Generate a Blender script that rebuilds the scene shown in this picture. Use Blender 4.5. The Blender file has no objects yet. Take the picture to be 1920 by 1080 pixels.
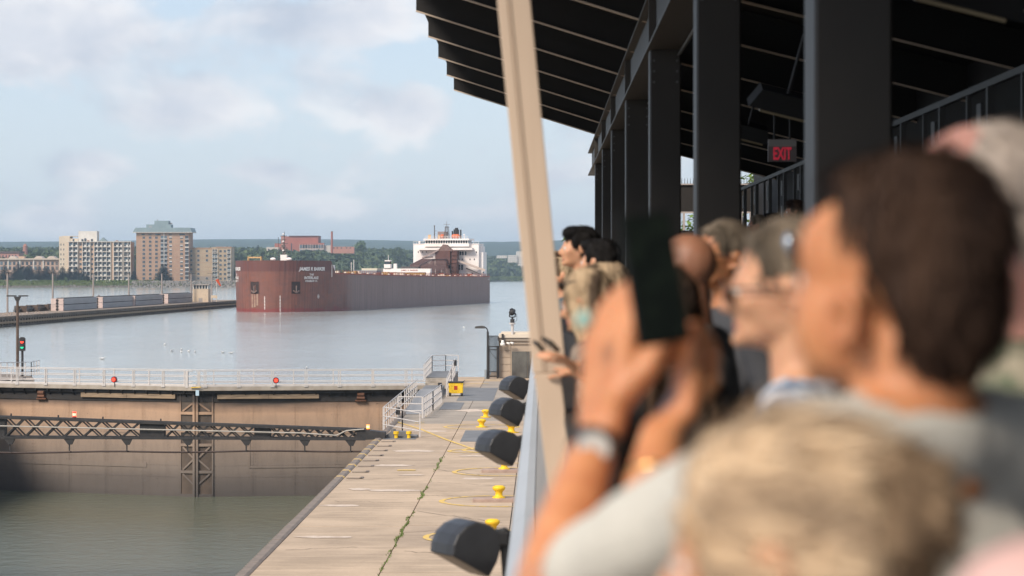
import bpy, bmesh, math, random
import numpy as np
from mathutils import Vector, Matrix, Euler, noise
random.seed(7); np.random.seed(7)
rnd = random.random
def U(a, b): return a + (b - a) * random.random()
S = bpy.context.scene
COL = S.collection
# ------------------------------------------------------------------ camera
FPX = 4533.3            # focal length in photograph pixels (85 mm on 36 mm, 1920 px wide)
CAMZ = 8.3              # eye above the quay (quay = 0)
YAW, PITCH = (1016 - 960) / FPX, -(540 - 514) / FPX
cam_d = bpy.data.cameras.new('camera'); cam = bpy.data.objects.new('camera', cam_d); COL.objects.link(cam)
cam_d.lens = 85; cam_d.sensor_width = 36; cam_d.clip_start = 0.05; cam_d.clip_end = 60000
cam.location = (0, 0, CAMZ); cam.rotation_euler = (math.pi / 2 + PITCH, 0, YAW)
cam_d.dof.use_dof = True; cam_d.dof.focus_distance = 170; cam_d.dof.aperture_fstop = 3.9
S.camera = cam
S.view_settings.view_transform = 'Standard'; S.view_settings.look = 'None'
S.view_settings.gamma = 1; S.view_settings.exposure = 0.88
try: S.view_settings.use_curve_mapping = False
except Exception: pass
S.render.engine = 'CYCLES'
S.cycles.max_bounces = 8; S.cycles.diffuse_bounces = 3; S.cycles.glossy_bounces = 3; S.cycles.volume_bounces = 0
S.cycles.transparent_max_bounces = 12
S.cycles.use_denoising = True
# ------------------------------------------------------------------ sun and sky
SUN_EL, SUN_AZ = math.radians(42), math.radians(-141)     # azimuth measured from +Y towards +X
sd = Vector((math.cos(SUN_EL) * math.sin(SUN_AZ), math.cos(SUN_EL) * math.cos(SUN_AZ), math.sin(SUN_EL)))
sl = bpy.data.lights.new('sun', 'SUN'); sl.energy = 2.5; sl.angle = math.radians(20); sl.color = (1.0, 0.90, 0.78)
so = bpy.data.objects.new('sun', sl); COL.objects.link(so); so.rotation_euler = sd.to_track_quat('Z', 'Y').to_euler()
so.location = (0, 0, 100)

class NT:
    """tiny node-tree writer"""
    def __init__(s, tree): s.t = tree; s.n = tree.nodes; s.l = tree.links
    def add(s, typ, ins=None, **kw):
        nd = s.n.new(typ)
        for k, v in kw.items(): setattr(nd, k, v)
        for k, v in (ins or {}).items(): s.set(nd, k, v)
        return nd
    def set(s, nd, k, v):
        sock = nd.inputs[k]
        if isinstance(v, bpy.types.NodeSocket): s.l.new(v, sock)
        elif isinstance(v, bpy.types.Node): s.l.new(v.outputs[0], sock)
        else:
            if hasattr(sock.default_value, '__len__') and hasattr(v, '__len__') and len(sock.default_value) == 4 and len(v) == 3: v = (*v, 1)
            sock.default_value = v
    def math(s, op, a, b=0.0, c=None, clamp=False):
        nd = s.n.new('ShaderNodeMath'); nd.operation = op; nd.use_clamp = clamp
        s.set(nd, 0, a); s.set(nd, 1, b)
        if c is not None: s.set(nd, 2, c)
        return nd.outputs[0]
    def mix(s, f, a, b, blend='MIX'):
        nd = s.n.new('ShaderNodeMixRGB'); nd.blend_type = blend
        s.set(nd, 0, f); s.set(nd, 1, a); s.set(nd, 2, b); return nd.outputs[0]
    def ramp(s, f, stops):
        nd = s.n.new('ShaderNodeValToRGB'); s.set(nd, 0, f); e = nd.color_ramp.elements
        while len(e) < len(stops): e.new(0.5)
        for el, (p, c) in zip(e, stops):
            el.position = p; el.color = (c, c, c, 1) if not hasattr(c, '__len__') else (*c, 1)
        return nd.outputs[0]
    def noise(s, vec, scale, detail=4, rough=0.55, dist=0.0):
        return s.add('ShaderNodeTexNoise', {'Vector': vec, 'Scale': scale, 'Detail': detail, 'Roughness': rough, 'Distortion': dist}).outputs[0]
    def mapping(s, vec, loc=(0, 0, 0), rot=(0, 0, 0), scale=(1, 1, 1)):
        return s.add('ShaderNodeMapping', {'Vector': vec, 'Location': loc, 'Rotation': rot, 'Scale': scale}).outputs[0]

w = bpy.data.worlds.new('World'); S.world = w; w.use_nodes = True
T = NT(w.node_tree); T.n.clear()
sky = T.add('ShaderNodeTexSky', sky_type='NISHITA'); sky.sun_disc = False
sky.sun_elevation = SUN_EL; sky.sun_rotation = SUN_AZ; sky.air_density = 1.0; sky.dust_density = 1.2; sky.ozone_density = 1.3
tc = T.add('ShaderNodeTexCoord').outputs['Generated']
sep = T.add('ShaderNodeSeparateXYZ', {0: tc})
dx, dy, dz = sep.outputs
az = T.math('ARCTAN2', dx, dy)                                   # bearing, radians, 0 = along the quay
el = dz
rho = T.add('ShaderNodeCombineXYZ', {0: az, 1: el, 2: 0.0}).outputs[0]
m1 = T.mapping(rho, loc=(3.1, 0.4, 0), scale=(10, 16, 1))
m2 = T.mapping(rho, loc=(1.7, 2.2, 0), scale=(32, 42, 1))
n1 = T.noise(m1, 1.0, 8, 0.58, 0.25); n2 = T.noise(m2, 1.0, 6, 0.6, 0.3)
field = T.math('ADD', T.math('MULTIPLY', n1, 0.56), T.math('MULTIPLY', n2, 0.44))
# the larger cumulus that stand over the bay, as bearings and heights in the sky: (px, py, half width, half height, weight) in photo pixels
CLOUDS = [(90, 95, 300, 120, .34), (330, 205, 190, 75, .28), (620, 40, 270, 60, .28), (770, 200, 100, 66, .30), (175, 312, 140, 46, .26),
          (500, 325, 110, 34, .20), (90, 415, 90, 36, .18), (620, 390, 150, 30, .14), (1060, 330, 130, 40, .15), (850, 400, 120, 26, .12)]
acc = None
for px, py, sx, sy, wt in CLOUDS:
    a0 = (px - 1016) / FPX; e0 = (514 - py) / FPX
    v = T.mapping(rho, loc=(-a0 * FPX / sx, -e0 * FPX / sy, 0), scale=(FPX / sx, FPX / sy, 0))
    ln = T.add('ShaderNodeVectorMath', {0: v}, operation='LENGTH').outputs['Value']
    g = T.math('MULTIPLY', T.math('SUBTRACT', 1.0, ln, clamp=True), wt)
    acc = g if acc is None else T.math('ADD', acc, g)
fld = T.math('ADD', field, acc)
mask = T.ramp(fld, [(0.495, 0.0), (0.56, 0.6), (0.65, 1.0)])
# light and grey inside a cloud: brighter on the upper left rim, grey in the thick base
m3 = T.mapping(rho, loc=(3.1 + 0.12, 0.4 - 0.22, 0), scale=(10, 16, 1))
n3 = T.noise(m3, 1.0, 8, 0.58, 0.25)
lit = T.math('MULTIPLY_ADD', T.math('SUBTRACT', n1, n3), 4.5, 0.5, clamp=True)
thick = T.ramp(fld, [(0.58, 0.0), (0.78, 1.0)])
ccol = T.mix(lit, (3.8, 4.15, 4.85), (6.9, 6.7, 6.7))
ccol = T.mix(T.math('MULTIPLY', thick, 0.6), ccol, (4.0, 4.35, 5.1))
# thin high veil whitens the blue everywhere
base = T.mix(0.50, sky.outputs[0], (4.15, 4.95, 6.35))
hz = T.ramp(T.math('ABSOLUTE', el), [(0.0, 1.0), (0.10, 0.35), (0.5, 0.0)])
base = T.mix(T.math('MULTIPLY', hz, 0.55), base, (5.5, 5.95, 6.45))
final = T.mix(T.math('MULTIPLY', mask, 0.88), base, ccol)
bg = T.add('ShaderNodeBackground', {'Color': final, 'Strength': 0.083})
T.l.new(bg.outputs[0], T.add('ShaderNodeOutputWorld').inputs[0])

# ------------------------------------------------------------------ projection helpers (used to find real positions)
RC = Euler((math.pi / 2 + PITCH, 0, YAW)).to_matrix()
CP = Vector((0, 0, CAMZ))
def W(px, py, Y):
    """the point at distance Y (world y) that the photo shows at px, py"""
    d = RC @ Vector(((px - 960) / FPX, (540 - py) / FPX, -1)); return CP + d * (Y / d.y)
def Wz(px, py, z):
    d = RC @ Vector(((px - 960) / FPX, (540 - py) / FPX, -1)); return CP + d * ((z - CAMZ) / d.z)
def PX(p):
    q = RC.transposed() @ (Vector(p) - CP); return 960 + FPX * q.x / -q.z, 540 - FPX * q.y / -q.z

# ------------------------------------------------------------------ mesh helpers
class MB:
    def __init__(s): s.v = []; s.f = []; s.m = []; s.cur = 0
    def mat(s, i): s.cur = i; return s
    def add(s, vs, fs):
        o = len(s.v); s.v += [tuple(v) for v in vs]; s.f += [tuple(o + i for i in f) for f in fs]; s.m += [s.cur] * len(fs); return s
    def box(s, c, d, R=None):
        hx, hy, hz = d[0] / 2, d[1] / 2, d[2] / 2
        vs = [Vector((x, y, z)) for z in (-hz, hz) for y in (-hy, hy) for x in (-hx, hx)]
        if R is not None: vs = [R @ v for v in vs]
        c = Vector(c); vs = [v + c for v in vs]
        return s.add(vs, [(0, 2, 3, 1), (4, 5, 7, 6), (0, 1, 5, 4), (2, 6, 7, 3), (0, 4, 6, 2), (1, 3, 7, 5)])
    def b2(s, a, b):
        return s.box([(a[i] + b[i]) / 2 for i in range(3)], [abs(b[i] - a[i]) for i in range(3)])
    def bar(s, p0, p1, wd, ht, up=(0, 0, 1)):
        """square bar between two points"""
        p0, p1 = Vector(p0), Vector(p1); d = p1 - p0; L = d.length
        if L < 1e-6: return s
        y = d.normalized(); u = Vector(up)
        if abs(y.dot(u)) > 0.99: u = Vector((1, 0, 0))
        x = y.cross(u).normalized(); z = x.cross(y)
        R = Matrix((x, y, z)).transposed()
        return s.box((p0 + p1) / 2, (wd, L, ht), R)
    def cyl(s, p0, p1, r0, r1=None, n=8, caps=True):
        r1 = r0 if r1 is None else r1
        p0, p1 = Vector(p0), Vector(p1); z = (p1 - p0)
        if z.length < 1e-6: return s
        z.normalize(); x = z.cross(Vector((0, 0, 1)) if abs(z.z) < .9 else Vector((1, 0, 0))).normalized(); y = z.cross(x)
        vs = []
        for p, r in ((p0, r0), (p1, r1)):
            for i in range(n):
                a = 2 * math.pi * i / n; vs.append(p + (x * math.cos(a) + y * math.sin(a)) * r)
        fs = [(i, (i + 1) % n, n + (i + 1) % n, n + i) for i in range(n)]
        if caps: fs += [tuple(range(n))[::-1], tuple(range(n, 2 * n))]
        return s.add(vs, fs)
    def path(s, pts, r, n=6):
        for a, b in zip(pts, pts[1:]): s.cyl(a, b, r, r, n)
        return s
    def ell(s, c, r, n=14, k=9, R=None):
        c = Vector(c); vs = [Vector((0, 0, -r[2]))]
        for j in range(1, k):
            t = -math.pi / 2 + math.pi * j / k
            for i in range(n):
                a = 2 * math.pi * i / n; vs.append(Vector((r[0] * math.cos(t) * math.cos(a), r[1] * math.cos(t) * math.sin(a), r[2] * math.sin(t))))
        vs.append(Vector((0, 0, r[2])))
        if R is not None: vs = [R @ v for v in vs]
        vs = [v + c for v in vs]; fs = []
        for i in range(n): fs.append((0, 1 + (i + 1) % n, 1 + i))
        for j in range(k - 2):
            for i in range(n):
                a = 1 + j * n + i; b = 1 + j * n + (i + 1) % n; fs.append((a, b, b + n, a + n))
        l = len(vs) - 1; o = 1 + (k - 2) * n
        for i in range(n): fs.append((o + i, o + (i + 1) % n, l))
        return s.add(vs, fs)
    def cap(s, p0, p1, r0, r1=None, n=12):
        """tapered capsule"""
        r1 = r0 if r1 is None else r1
        p0, p1 = Vector(p0), Vector(p1); z = p1 - p0
        if z.length < 1e-5: return s.ell(p0, (r0, r0, r0))
        z.normalize(); x = z.cross(Vector((0, 0, 1)) if abs(z.z) < .9 else Vector((1, 0, 0))).normalized(); y = z.cross(x)
        rings = []
        for p, r, angs in ((p0, r0, (-60, -30, 0)), (p1, r1, (0, 30, 60))):
            for a in angs:
                a = math.radians(a); c = p + z * (r * math.sin(a)); rr = r * math.cos(a)
                rings.append([c + (x * math.cos(2 * math.pi * i / n) + y * math.sin(2 * math.pi * i / n)) * rr for i in range(n)])
        vs = [p0 - z * r0] + [v for r in rings for v in r] + [p1 + z * r1]; fs = []
        for i in range(n): fs.append((0, 1 + (i + 1) % n, 1 + i))
        for j in range(5):
            for i in range(n):
                a = 1 + j * n + i; b = 1 + j * n + (i + 1) % n; fs.append((a, b, b + n, a + n))
        l = len(vs) - 1; o = 1 + 5 * n
        for i in range(n): fs.append((o + i, o + (i + 1) % n, l))
        return s.add(vs, fs)
    def prism(s, poly, a, b, axis='y'):
        """extrude a polygon: axis y -> poly in (x,z) from y=a to y=b; axis z -> poly in (x,y); axis x -> poly in (y,z)"""
        n = len(poly)
        def mk(p, t): return {'y': (p[0], t, p[1]), 'z': (p[0], p[1], t), 'x': (t, p[0], p[1])}[axis]
        vs = [mk(p, a) for p in poly] + [mk(p, b) for p in poly]
        fs = [(i, (i + 1) % n, n + (i + 1) % n, n + i) for i in range(n)] + [tuple(range(n))[::-1], tuple(range(n, 2 * n))]
        return s.add(vs, fs)
    def mesh(s, name, mats, smooth=False):
        me = bpy.data.meshes.new(name); me.from_pydata(s.v, [], s.f)
        for m in (mats if isinstance(mats, (list, tuple)) else [mats]): me.materials.append(m)
        if any(s.m): me.polygons.foreach_set('material_index', s.m)
        if smooth: me.polygons.foreach_set('use_smooth', [True] * len(s.f))
        bm = bmesh.new(); bm.from_mesh(me); bmesh.ops.recalc_face_normals(bm, faces=bm.faces); bm.to_mesh(me); bm.free()
        me.update(); return me
    def obj(s, name, mats, parent=None, smooth=False, loc=None):
        me = s.mesh(name, mats, smooth)
        return link(name, me, parent, loc)
def link(name, me, parent=None, loc=None, rot=None):
    o = bpy.data.objects.new(name, me); COL.objects.link(o)
    if parent is not None: o.parent = parent
    if loc is not None: o.location = loc
    if rot is not None: o.rotation_euler = rot
    return o
def bevel(o, wd, seg=2):
    m = o.modifiers.new('bevel', 'BEVEL'); m.width = wd; m.segments = seg; m.limit_method = 'ANGLE'; return o
def thing(name, label, cat, loc=(0, 0, 0), rz=0, group=None):
    o = bpy.data.objects.new(name, None); COL.objects.link(o); o.location = loc; o.rotation_euler = (0, 0, rz)
    o.empty_display_size = .2
    return tag(o, label, cat, group)
def tag(o, label, cat, group=None, kind=None):
    if label: o['label'] = label
    if cat: o['category'] = cat
    if group: o['group'] = group
    if kind: o['kind'] = kind
    return o
def recenter(o, p):
    """move a mesh's origin to p without moving the mesh"""
    p = Vector(p); o.data.transform(Matrix.Translation(-p)); o.location = p; return o
def dup(r, loc=None, rz=None, label=None, parent=None):
    c = r.copy(); COL.objects.link(c)
    if parent is not None: c.parent = parent
    if loc is not None: c.location = loc
    if rz is not None: c.rotation_euler = (0, 0, rz)
    if label: c['label'] = label
    for ch in KIDS.get(r.name, []) or r.children: dup(ch, parent=c)
    return c
KIDS = {}
def struct(o): o['kind'] = 'structure'; return o

# ------------------------------------------------------------------ materials
MATS = {}
def mat(name, c1=None, c2=None, scale=2.0, rough=0.7, bump=0.0, metal=0.0, stretch=(1, 1, 1), contrast=(0.35, 0.7), detail=5, spec=0.35,
        bscale=None, emit=None, objrand=0.0, coat=0.0):
    if name in MATS: return MATS[name]
    m = bpy.data.materials.new(name); m.use_nodes = True; t = NT(m.node_tree); t.n.clear()
    out = t.add('ShaderNodeOutputMaterial'); p = t.add('ShaderNodeBsdfPrincipled')
    t.l.new(p.outputs[0], out.inputs[0])
    co = t.add('ShaderNodeTexCoord').outputs['Object']; mp = t.mapping(co, scale=stretch)
    if c2 is not None:
        n = t.noise(mp, scale, detail); f = t.ramp(n, [(contrast[0], 0.0), (contrast[1], 1.0)])
        c = t.mix(f, c1, c2)
    else:
        n = t.noise(mp, scale, detail); c = t.mix(1.0, c1, t.mix(n, (.9, .9, .9), (1.08, 1.08, 1.08)), 'MULTIPLY')
    if objrand:
        oi = t.add('ShaderNodeObjectInfo').outputs['Random']
        c = t.mix(1.0, c, t.mix(oi, (1 - objrand,) * 3, (1 + objrand,) * 3), 'MULTIPLY')
    t.set(p, 'Base Color', c); p.inputs['Roughness'].default_value = rough; p.inputs['Metallic'].default_value = metal
    p.inputs['Specular IOR Level'].default_value = spec
    if coat: p.inputs['Coat Weight'].default_value = coat
    if bump:
        b = t.add('ShaderNodeBump', {'Height': t.noise(mp, bscale or scale * 4, 6, .65), 'Strength': bump, 'Distance': 0.03})
        t.l.new(b.outputs[0], p.inputs['Normal'])
    if emit:
        p.inputs['Emission Color'].default_value = (*emit[0], 1); p.inputs['Emission Strength'].default_value = emit[1]
    MATS[name] = m; return m
def raw(name):
    m = bpy.data.materials.new(name); m.use_nodes = True; t = NT(m.node_tree); t.n.clear()
    out = t.add('ShaderNodeOutputMaterial'); p = t.add('ShaderNodeBsdfPrincipled'); t.l.new(p.outputs[0], out.inputs[0])
    MATS[name] = m; return m, t, p, out

# water: dark body, ripples in two sizes with calmer and rougher patches
def water_mat(name, body, r, strength, s1, rr=0.05, patchy=True):
    m, t, p, out = raw(name)
    co = t.add('ShaderNodeNewGeometry').outputs['Position']
    a = t.noise(t.mapping(co, scale=(1.0, .8, 1)), s1, 6, .62, .3)
    b = t.noise(t.mapping(co, scale=(.6, 1.3, 1), rot=(0, 0, .35)), s1 * 4.2, 4, .6)
    h = t.math('ADD', a, t.math('MULTIPLY', b, .32))
    if patchy: h = t.math('ADD', h, t.math('MULTIPLY', t.noise(t.mapping(co, scale=(.16, .050, 1)), 1.0, 7, .72, .6), 3.2))
    patch = t.ramp(t.noise(t.mapping(co, scale=(.030, .010, 1)), 1.0, 4, .55, .5), [(0.38, 0.45), (0.62, 1.0)]) if patchy else 1.0
    p.inputs['Roughness'].default_value = rr; p.inputs['IOR'].default_value = 1.333
    bmp = t.add('ShaderNodeBump', {'Height': h, 'Distance': 1.0, 'Strength': t.math('MULTIPLY', patch, strength) if patchy else strength})
    t.l.new(bmp.outputs[0], p.inputs['Normal'])
    t.set(p, 'Base Color', t.mix(t.noise(co, .02, 3), body, tuple(x * 1.25 for x in body)))
    return m

def concrete_mat(name, c, stain, joints=False):
    m, t, p, out = raw(name)
    co = t.add('ShaderNodeNewGeometry').outputs['Position']
    big = t.ramp(t.noise(co, .35, 6, .6, .4), [(0.36, 0.0), (0.66, 1.0)])
    fine = t.noise(co, 9.0, 8, .75)
    streak = t.ramp(t.noise(t.mapping(co, scale=(.25, 2.3, 1)), 1.0, 5, .6), [(.5, 0.), (.72, 1.)])
    col = t.mix(big, c, tuple(x * .72 for x in c))
    col = t.mix(t.math('MULTIPLY', streak, .55), col, tuple(min(1, x * 1.28) for x in c))
    blot = t.ramp(t.noise(co, 1.6, 7, .7, 1.0), [(.58, 0.), (.74, 1.)])
    col = t.mix(t.math('MULTIPLY', blot, .5), col, stain)
    col = t.mix(1.0, col, t.mix(fine, (.76, .76, .76), (1.2, 1.2, 1.2)), 'MULTIPLY')
    oi = t.add('ShaderNodeObjectInfo').outputs['Random']
    col = t.mix(1.0, col, t.mix(oi, (.93, .93, .94), (1.07, 1.06, 1.04)), 'MULTIPLY')
    t.set(p, 'Base Color', col); p.inputs['Roughness'].default_value = .88; p.inputs['Specular IOR Level'].default_value = .2
    b = t.add('ShaderNodeBump', {'Height': fine, 'Strength': .25, 'Distance': .02}); t.l.new(b.outputs[0], p.inputs['Normal'])
    return m

M_conc = concrete_mat('quay concrete', (.49, .372, .265), (.27, .205, .15))
M_conc2 = mat('old concrete', (.26, .215, .175), (.15, .125, .105), .6, .9, .3, stretch=(1, 1, 1.6))
M_wallc = mat('stained lock wall', (.15, .12, .095), (.06, .05, .042), .5, .9, .3, stretch=(1, 1, .35))
M_alu = mat('aluminium rail', (.56, .52, .49), (.47, .43, .40), 3, .6)
M_rust = mat('rusted steel', (.13, .085, .06), (.07, .05, .04), 2, .8, .2)
M_blacksteel = mat('black painted steel', (.028, .027, .028), (.05, .045, .042), 3, .6, .1)
M_greysteel = mat('grey painted steel', (.24, .26, .28), (.19, .205, .22), 1.2, .55)
M_yellow = mat('yellow paint', (.80, .50, .02), (.34, .19, .05), 5.5, .55, .1, contrast=(.56, .70))
M_yline = mat('worn yellow paint', (.72, .47, .10), (.48, .36, .22), 5, .8, contrast=(.48, .62))
M_white = mat('white paint', (.78, .74, .69), (.66, .62, .56), .5, .5)
M_glassd = mat('dark window glass', (.035, .045, .055), None, 3, .12, spec=.6)
M_timber = mat('weathered timber', (.36, .26, .17), (.15, .11, .075), 2.2, .85, .3, stretch=(.4, 6, 6))
M_redlamp = mat('red lamp lens', (.5, .03, .02), None, 3, .3, emit=((1, .06, .03), 1.3))
M_orange = mat('orange lamp lens', (.7, .2, .02), None, 3, .3, emit=((1, .3, .04), 1.2))
M_greenlamp = mat('green lamp lens', (.02, .35, .2), None, 3, .3, emit=((.05, .9, .45), .5))
M_bark = mat('bark', (.10, .075, .055), (.06, .045, .035), 4, .9, .3)
M_leafA = mat('broadleaf foliage', (.048, .082, .034), (.12, .16, .06), .35, .75, objrand=.35, spec=.15)
M_leafB = mat('conifer needles', (.010, .022, .018), (.022, .042, .027), .7, .8, objrand=.25, spec=.1)
M_leafC = mat('bright leaves', (.10, .16, .04), (.17, .24, .06), 2.0, .65, objrand=.1, spec=.2)
M_grassm = mat('grass', (.13, .19, .05), (.20, .24, .09), 3, .85, spec=.1)
HAZE = 0.00009
# ================================================================== WATER, QUAY
ZU, ZL = -2.5, -7.8                       # upper pool, water in the lock
QX = -8.44                                # edge of the quay
LX = -41.6                                # far wall of the lock
M_wu = water_mat('upper pool water', (.34, .36, .34), 0, .17, .42, .10)
M_wl = water_mat('lock water', (.11, .12, .083), 0, .20, .9, .07, patchy=False)
GATE = [(LX, 180.0), (-25.0, 174.3), (QX, 176.6)]
mb = MB(); mb.add([(LX, 180.6, ZU), (-25.0, 175.2, ZU), (QX, 177.4, ZU), (QX, 195, ZU), (200, 195, ZU), (3000, 195, ZU), (3500, 9000, ZU), (-3500, 9000, ZU), (-3000, 196, ZU), (LX, 196, ZU)],
                  [(0, 1, 2, 3, 4, 5, 6, 7, 8, 9)])
struct(mb.obj('upper_water', M_wu))
mb = MB(); mb.add([(LX - .5, -30, ZL), (QX + .5, -30, ZL), (QX + .5, 178, ZL), (LX - .5, 181, ZL)], [(0, 1, 2, 3)])
struct(mb.obj('lock_water', M_wl))
# quay mass (body under the slabs) and lock walls
mb = MB(); mb.b2((QX, -30, -12), (2.6, 195, -.06)); mb.b2((-4.3, 195, -12), (2.6, 205, -.06))
quay = struct(mb.obj('quay', M_wallc))
mb = MB(); mb.b2((-60, -30, -12), (LX, 196.5, -.05))
struct(mb.obj('far_lock_wall', M_wallc))
M_concg = concrete_mat('grey patched concrete', (.375, .32, .262), (.22, .19, .16))
def slab(x0, x1, y0, y1, z=0.0):
    g = .018
    o = MB().b2((x0 + g, y0 + g, -.055), (x1 - g, y1 - g, z + U(-.006, .006))).obj('concrete_slab', M_concg if y0 > 131 and y1 < 190 else M_conc, quay)
    return o
ys = [-30, -12, 2, 14, 26, 38, 50, 59, 70.2, 79.4, 91, 103.5, 112, 123, 134, 144, 155, 166, 178, 195]
for a, b in zip(ys, ys[1:]): slab(-8.06, -4.5, a, b)
y = -30.0
while y < 194:
    n = min(195, y + (6.3 if y > 40 else 12.)); slab(-4.5, -1.05 if y < 112 else -.4, y, n); slab(-1.05 if y < 112 else -.4, 2.6, y, n); y = n
slab(-4.3, 2.6, 195.0, 205)
# coping: capped steel-edged kerb with fender ribs on the water side
cope_m = mat('coping steel and stone', (.25, .20, .16), (.16, .125, .10), 1.5, .75, .3)
y = 30.0
first = None
mb = MB(); mb.prism([(0, -.32), (0, -.02), (.07, .05), (.30, .06), (.38, .01), (.38, -.32)], 0, 2.96)
for i in range(7): mb.box((-.035, .2 + i * .42, -.22), (.07, .13, .34))
cme = mb.mesh('coping_block', cope_m)
while y < 194:
    link('coping_block', cme, quay, (QX, y, U(-.008, .008))); y += 3.0
mb = MB(); mb.b2((QX - .05, -30, -.5), (QX + .35, 30, .03)); mb.obj('coping_block', cope_m, quay)
# grid of timber rubbing strips low on the quay wall
for z in (-1.6, -3.2, -4.8): MB().b2((QX - .12, 0, z - .15), (QX + .02, 174, z + .15)).obj('rubbing_strip', M_timber, quay)

# painted yellow things on the quay
def paint(pts, wd, z=.013, closed=False):
    """flat painted band following pts"""
    mb = MB(); n = len(pts); vs = []; fs = []
    for i in range(n):
        a = Vector(pts[i - 1] if (i or closed) else pts[i]); b = Vector(pts[(i + 1) % n] if (i < n - 1 or closed) else pts[i])
        t = (b - a).normalized(); nn = Vector((-t.y, t.x)); p = Vector(pts[i])
        vs += [(*(p + nn * wd / 2), z), (*(p - nn * wd / 2), z)]
    for i in range(n if closed else n - 1):
        j = (i + 1) % n; fs.append((2 * i, 2 * i + 1, 2 * j + 1, 2 * j))
    return mb.add(vs, fs)
def painted(mb, name='painted_line'):
    o = mb.obj(name, M_yline); o.parent = quay; return o
def ring(cx, cy, r, z=.013): painted(paint([(cx + r * math.cos(2 * math.pi * i / 40), cy + r * 1.0 * math.sin(2 * math.pi * i / 40)) for i in range(40)], .20, z, True), 'painted_ring')
BOL = [(-1.56, 76.2), (-1.57, 88.3), (-1.58, 101.4), (-1.58, 114.0), (-1.6, 126.5)]
for x, yy in BOL[:4]: ring(x, yy, 2.1)
ring(-3.28, 131.2, 2.0); ring(-3.3, 113.2, 1.05, .017)
painted(paint([(-8.3, 136.2), (-6.5, 129.2), (-4.9, 121.5), (-3.2, 114.2), (-2.9, 113.9)], .17, .021))
painted(paint([(-6.12, 102.2), (-5.35, 102.2)], .42, .013), 'painted_patch')
for (a, b, c) in ((-6.9, -4.0, 183), (-6.0, -3.0, 189), (-1.2, -.6, 106), (-1.0, -.5, 93), (-1.0, -.5, 81.), (-7.1, -6.7, 141)):
    painted(paint([(a, c), (b, c)], .35 if c > 150 else .16, .013), 'painted_patch')
for x, yy in ((-7.0, 133.0), (-7.1, 134.5), (-1.4, 120.3)): painted(paint([(x, yy), (x + .5, yy + 1.)], .12))
for i in range(9):
    yy = 98.5 + i * 3.05
    o = MB().prism([(-.02, -.02), (.06, .067), (.31, .075), (.395, .02), (.395, -.02)], -.14, .14).obj('painted_patch', M_yline, quay, loc=(QX, yy, 0))
    MB().b2((QX + .5, yy - .5, .008), (QX + 1.15, yy - .38, .03)).b2((QX + 1.05, yy - .5, .008), (QX + 1.17, yy + .2, .03)).obj('ring_bolt', cope_m, quay)

def bollard(x, yy, block, label, grp='yellow mooring bollards along the quay', s=1.0):
    r = thing('mooring_bollard', label, 'bollard', (x, yy, .005), 0, grp)
    mb = MB(); prof = [(0.30, 0), (0.30, .05), (.20, .07), (.165, .16), (.17, .30), (.26, .40), (.30, .47), (.29, .55), (.20, .61), (0, .63)]
    n = 18; vs = []; fs = []
    for q, (rr, zz) in enumerate(prof):
        for i in range(n): vs.append((rr * s * math.cos(2 * math.pi * i / n), rr * s * math.sin(2 * math.pi * i / n), zz * s * .92 + (.12 if block else 0)))
    for q in range(len(prof) - 1):
        for i in range(n): fs.append((q * n + i, q * n + (i + 1) % n, (q + 1) * n + (i + 1) % n, (q + 1) * n + i))
    mb.add(vs, fs); mb.obj('post', M_yellow, r, True)
    if block:
        bevel(MB().b2((-.95, -.45, -.02), (.95, .45, .12)).obj('base_block', mat('pinkish concrete block', (.40, .29, .23), (.30, .21, .17), 2, .9, .3), r), .02)
    else: MB().cyl((0, 0, 0), (0, 0, .04), .40 * s, n=18).obj('base_plate', M_yellow, r)
    return r
bollard(*BOL[0], True, 'yellow mooring bollard half hidden behind the largest black floodlight', s=.8)
bollard(*BOL[1], True, 'yellow mooring bollard on a pale block, standing fully clear in the open', s=.8)
bollard(*BOL[2], True, 'yellow mooring bollard peeping out under the second nearest floodlight', s=.8)
bollard(*BOL[3], True, 'yellow mooring bollard hidden behind the head of a floodlight, grey plate beyond it')
bollard(*BOL[4], False, 'yellow mooring bollard beside the building between two floodlights')
bollard(-3.26, 131.0, False, 'short yellow bollard inside the ring nearest the grey steel plate', s=.8)
bollard(-3.25, 140.0, False, 'short yellow bollard just behind its twin, farthest of the open pair', s=.8)

# steel plates let into the quay
plate_m = mat('grey steel deck plate', (.185, .18, .175), (.14, .135, .13), 1.0, .6, .1)
for (a, b, c, d) in ((-4.05, -1.9, 119.6, 128.2), (-8.0, -6.35, 121.2, 124.6), (-6.3, -5.0, 148, 156), (-5.6, -3.2, 158, 176)):
    MB().b2((a, c, .002), (b, d, .016)).obj('deck_plate', plate_m, quay)
# grass growing in the long joint
def tufts(spans, name, label_):
    mb = MB()
    for y0, y1, dens in spans:
        for i in range(int((y1 - y0) * dens)):
            cy = U(y0, y1); cx = -4.5 + random.gauss(0, .03) + .05 * math.sin(cy * 1.9); h = U(.02, .09)
            for k in range(3):
                a = U(0, 6.28); d = Vector((math.cos(a), math.sin(a), 0)); t = Vector((-d.y, d.x, 0)) * U(.008, .02); b = Vector((cx, cy, 0))
                mb.add([b - t, b + t, b + d * h * U(.4, 1) + Vector((0, 0, h))], [(0, 1, 2)])
    o = mb.obj(name, M_grassm); tag(o, label_, 'grass', kind='stuff'); return o
tufts([(60, 71, 4), (71, 75, 8), (75, 82.5, 20), (82.5, 84.5, 6), (88.8, 92, 22), (92, 94.5, 9), (96, 98, 4), (101.5, 106, 9), (106.5, 109.5, 14)], 'joint_grass', 'green grass tufts growing in the long joint of the concrete quay')

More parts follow.
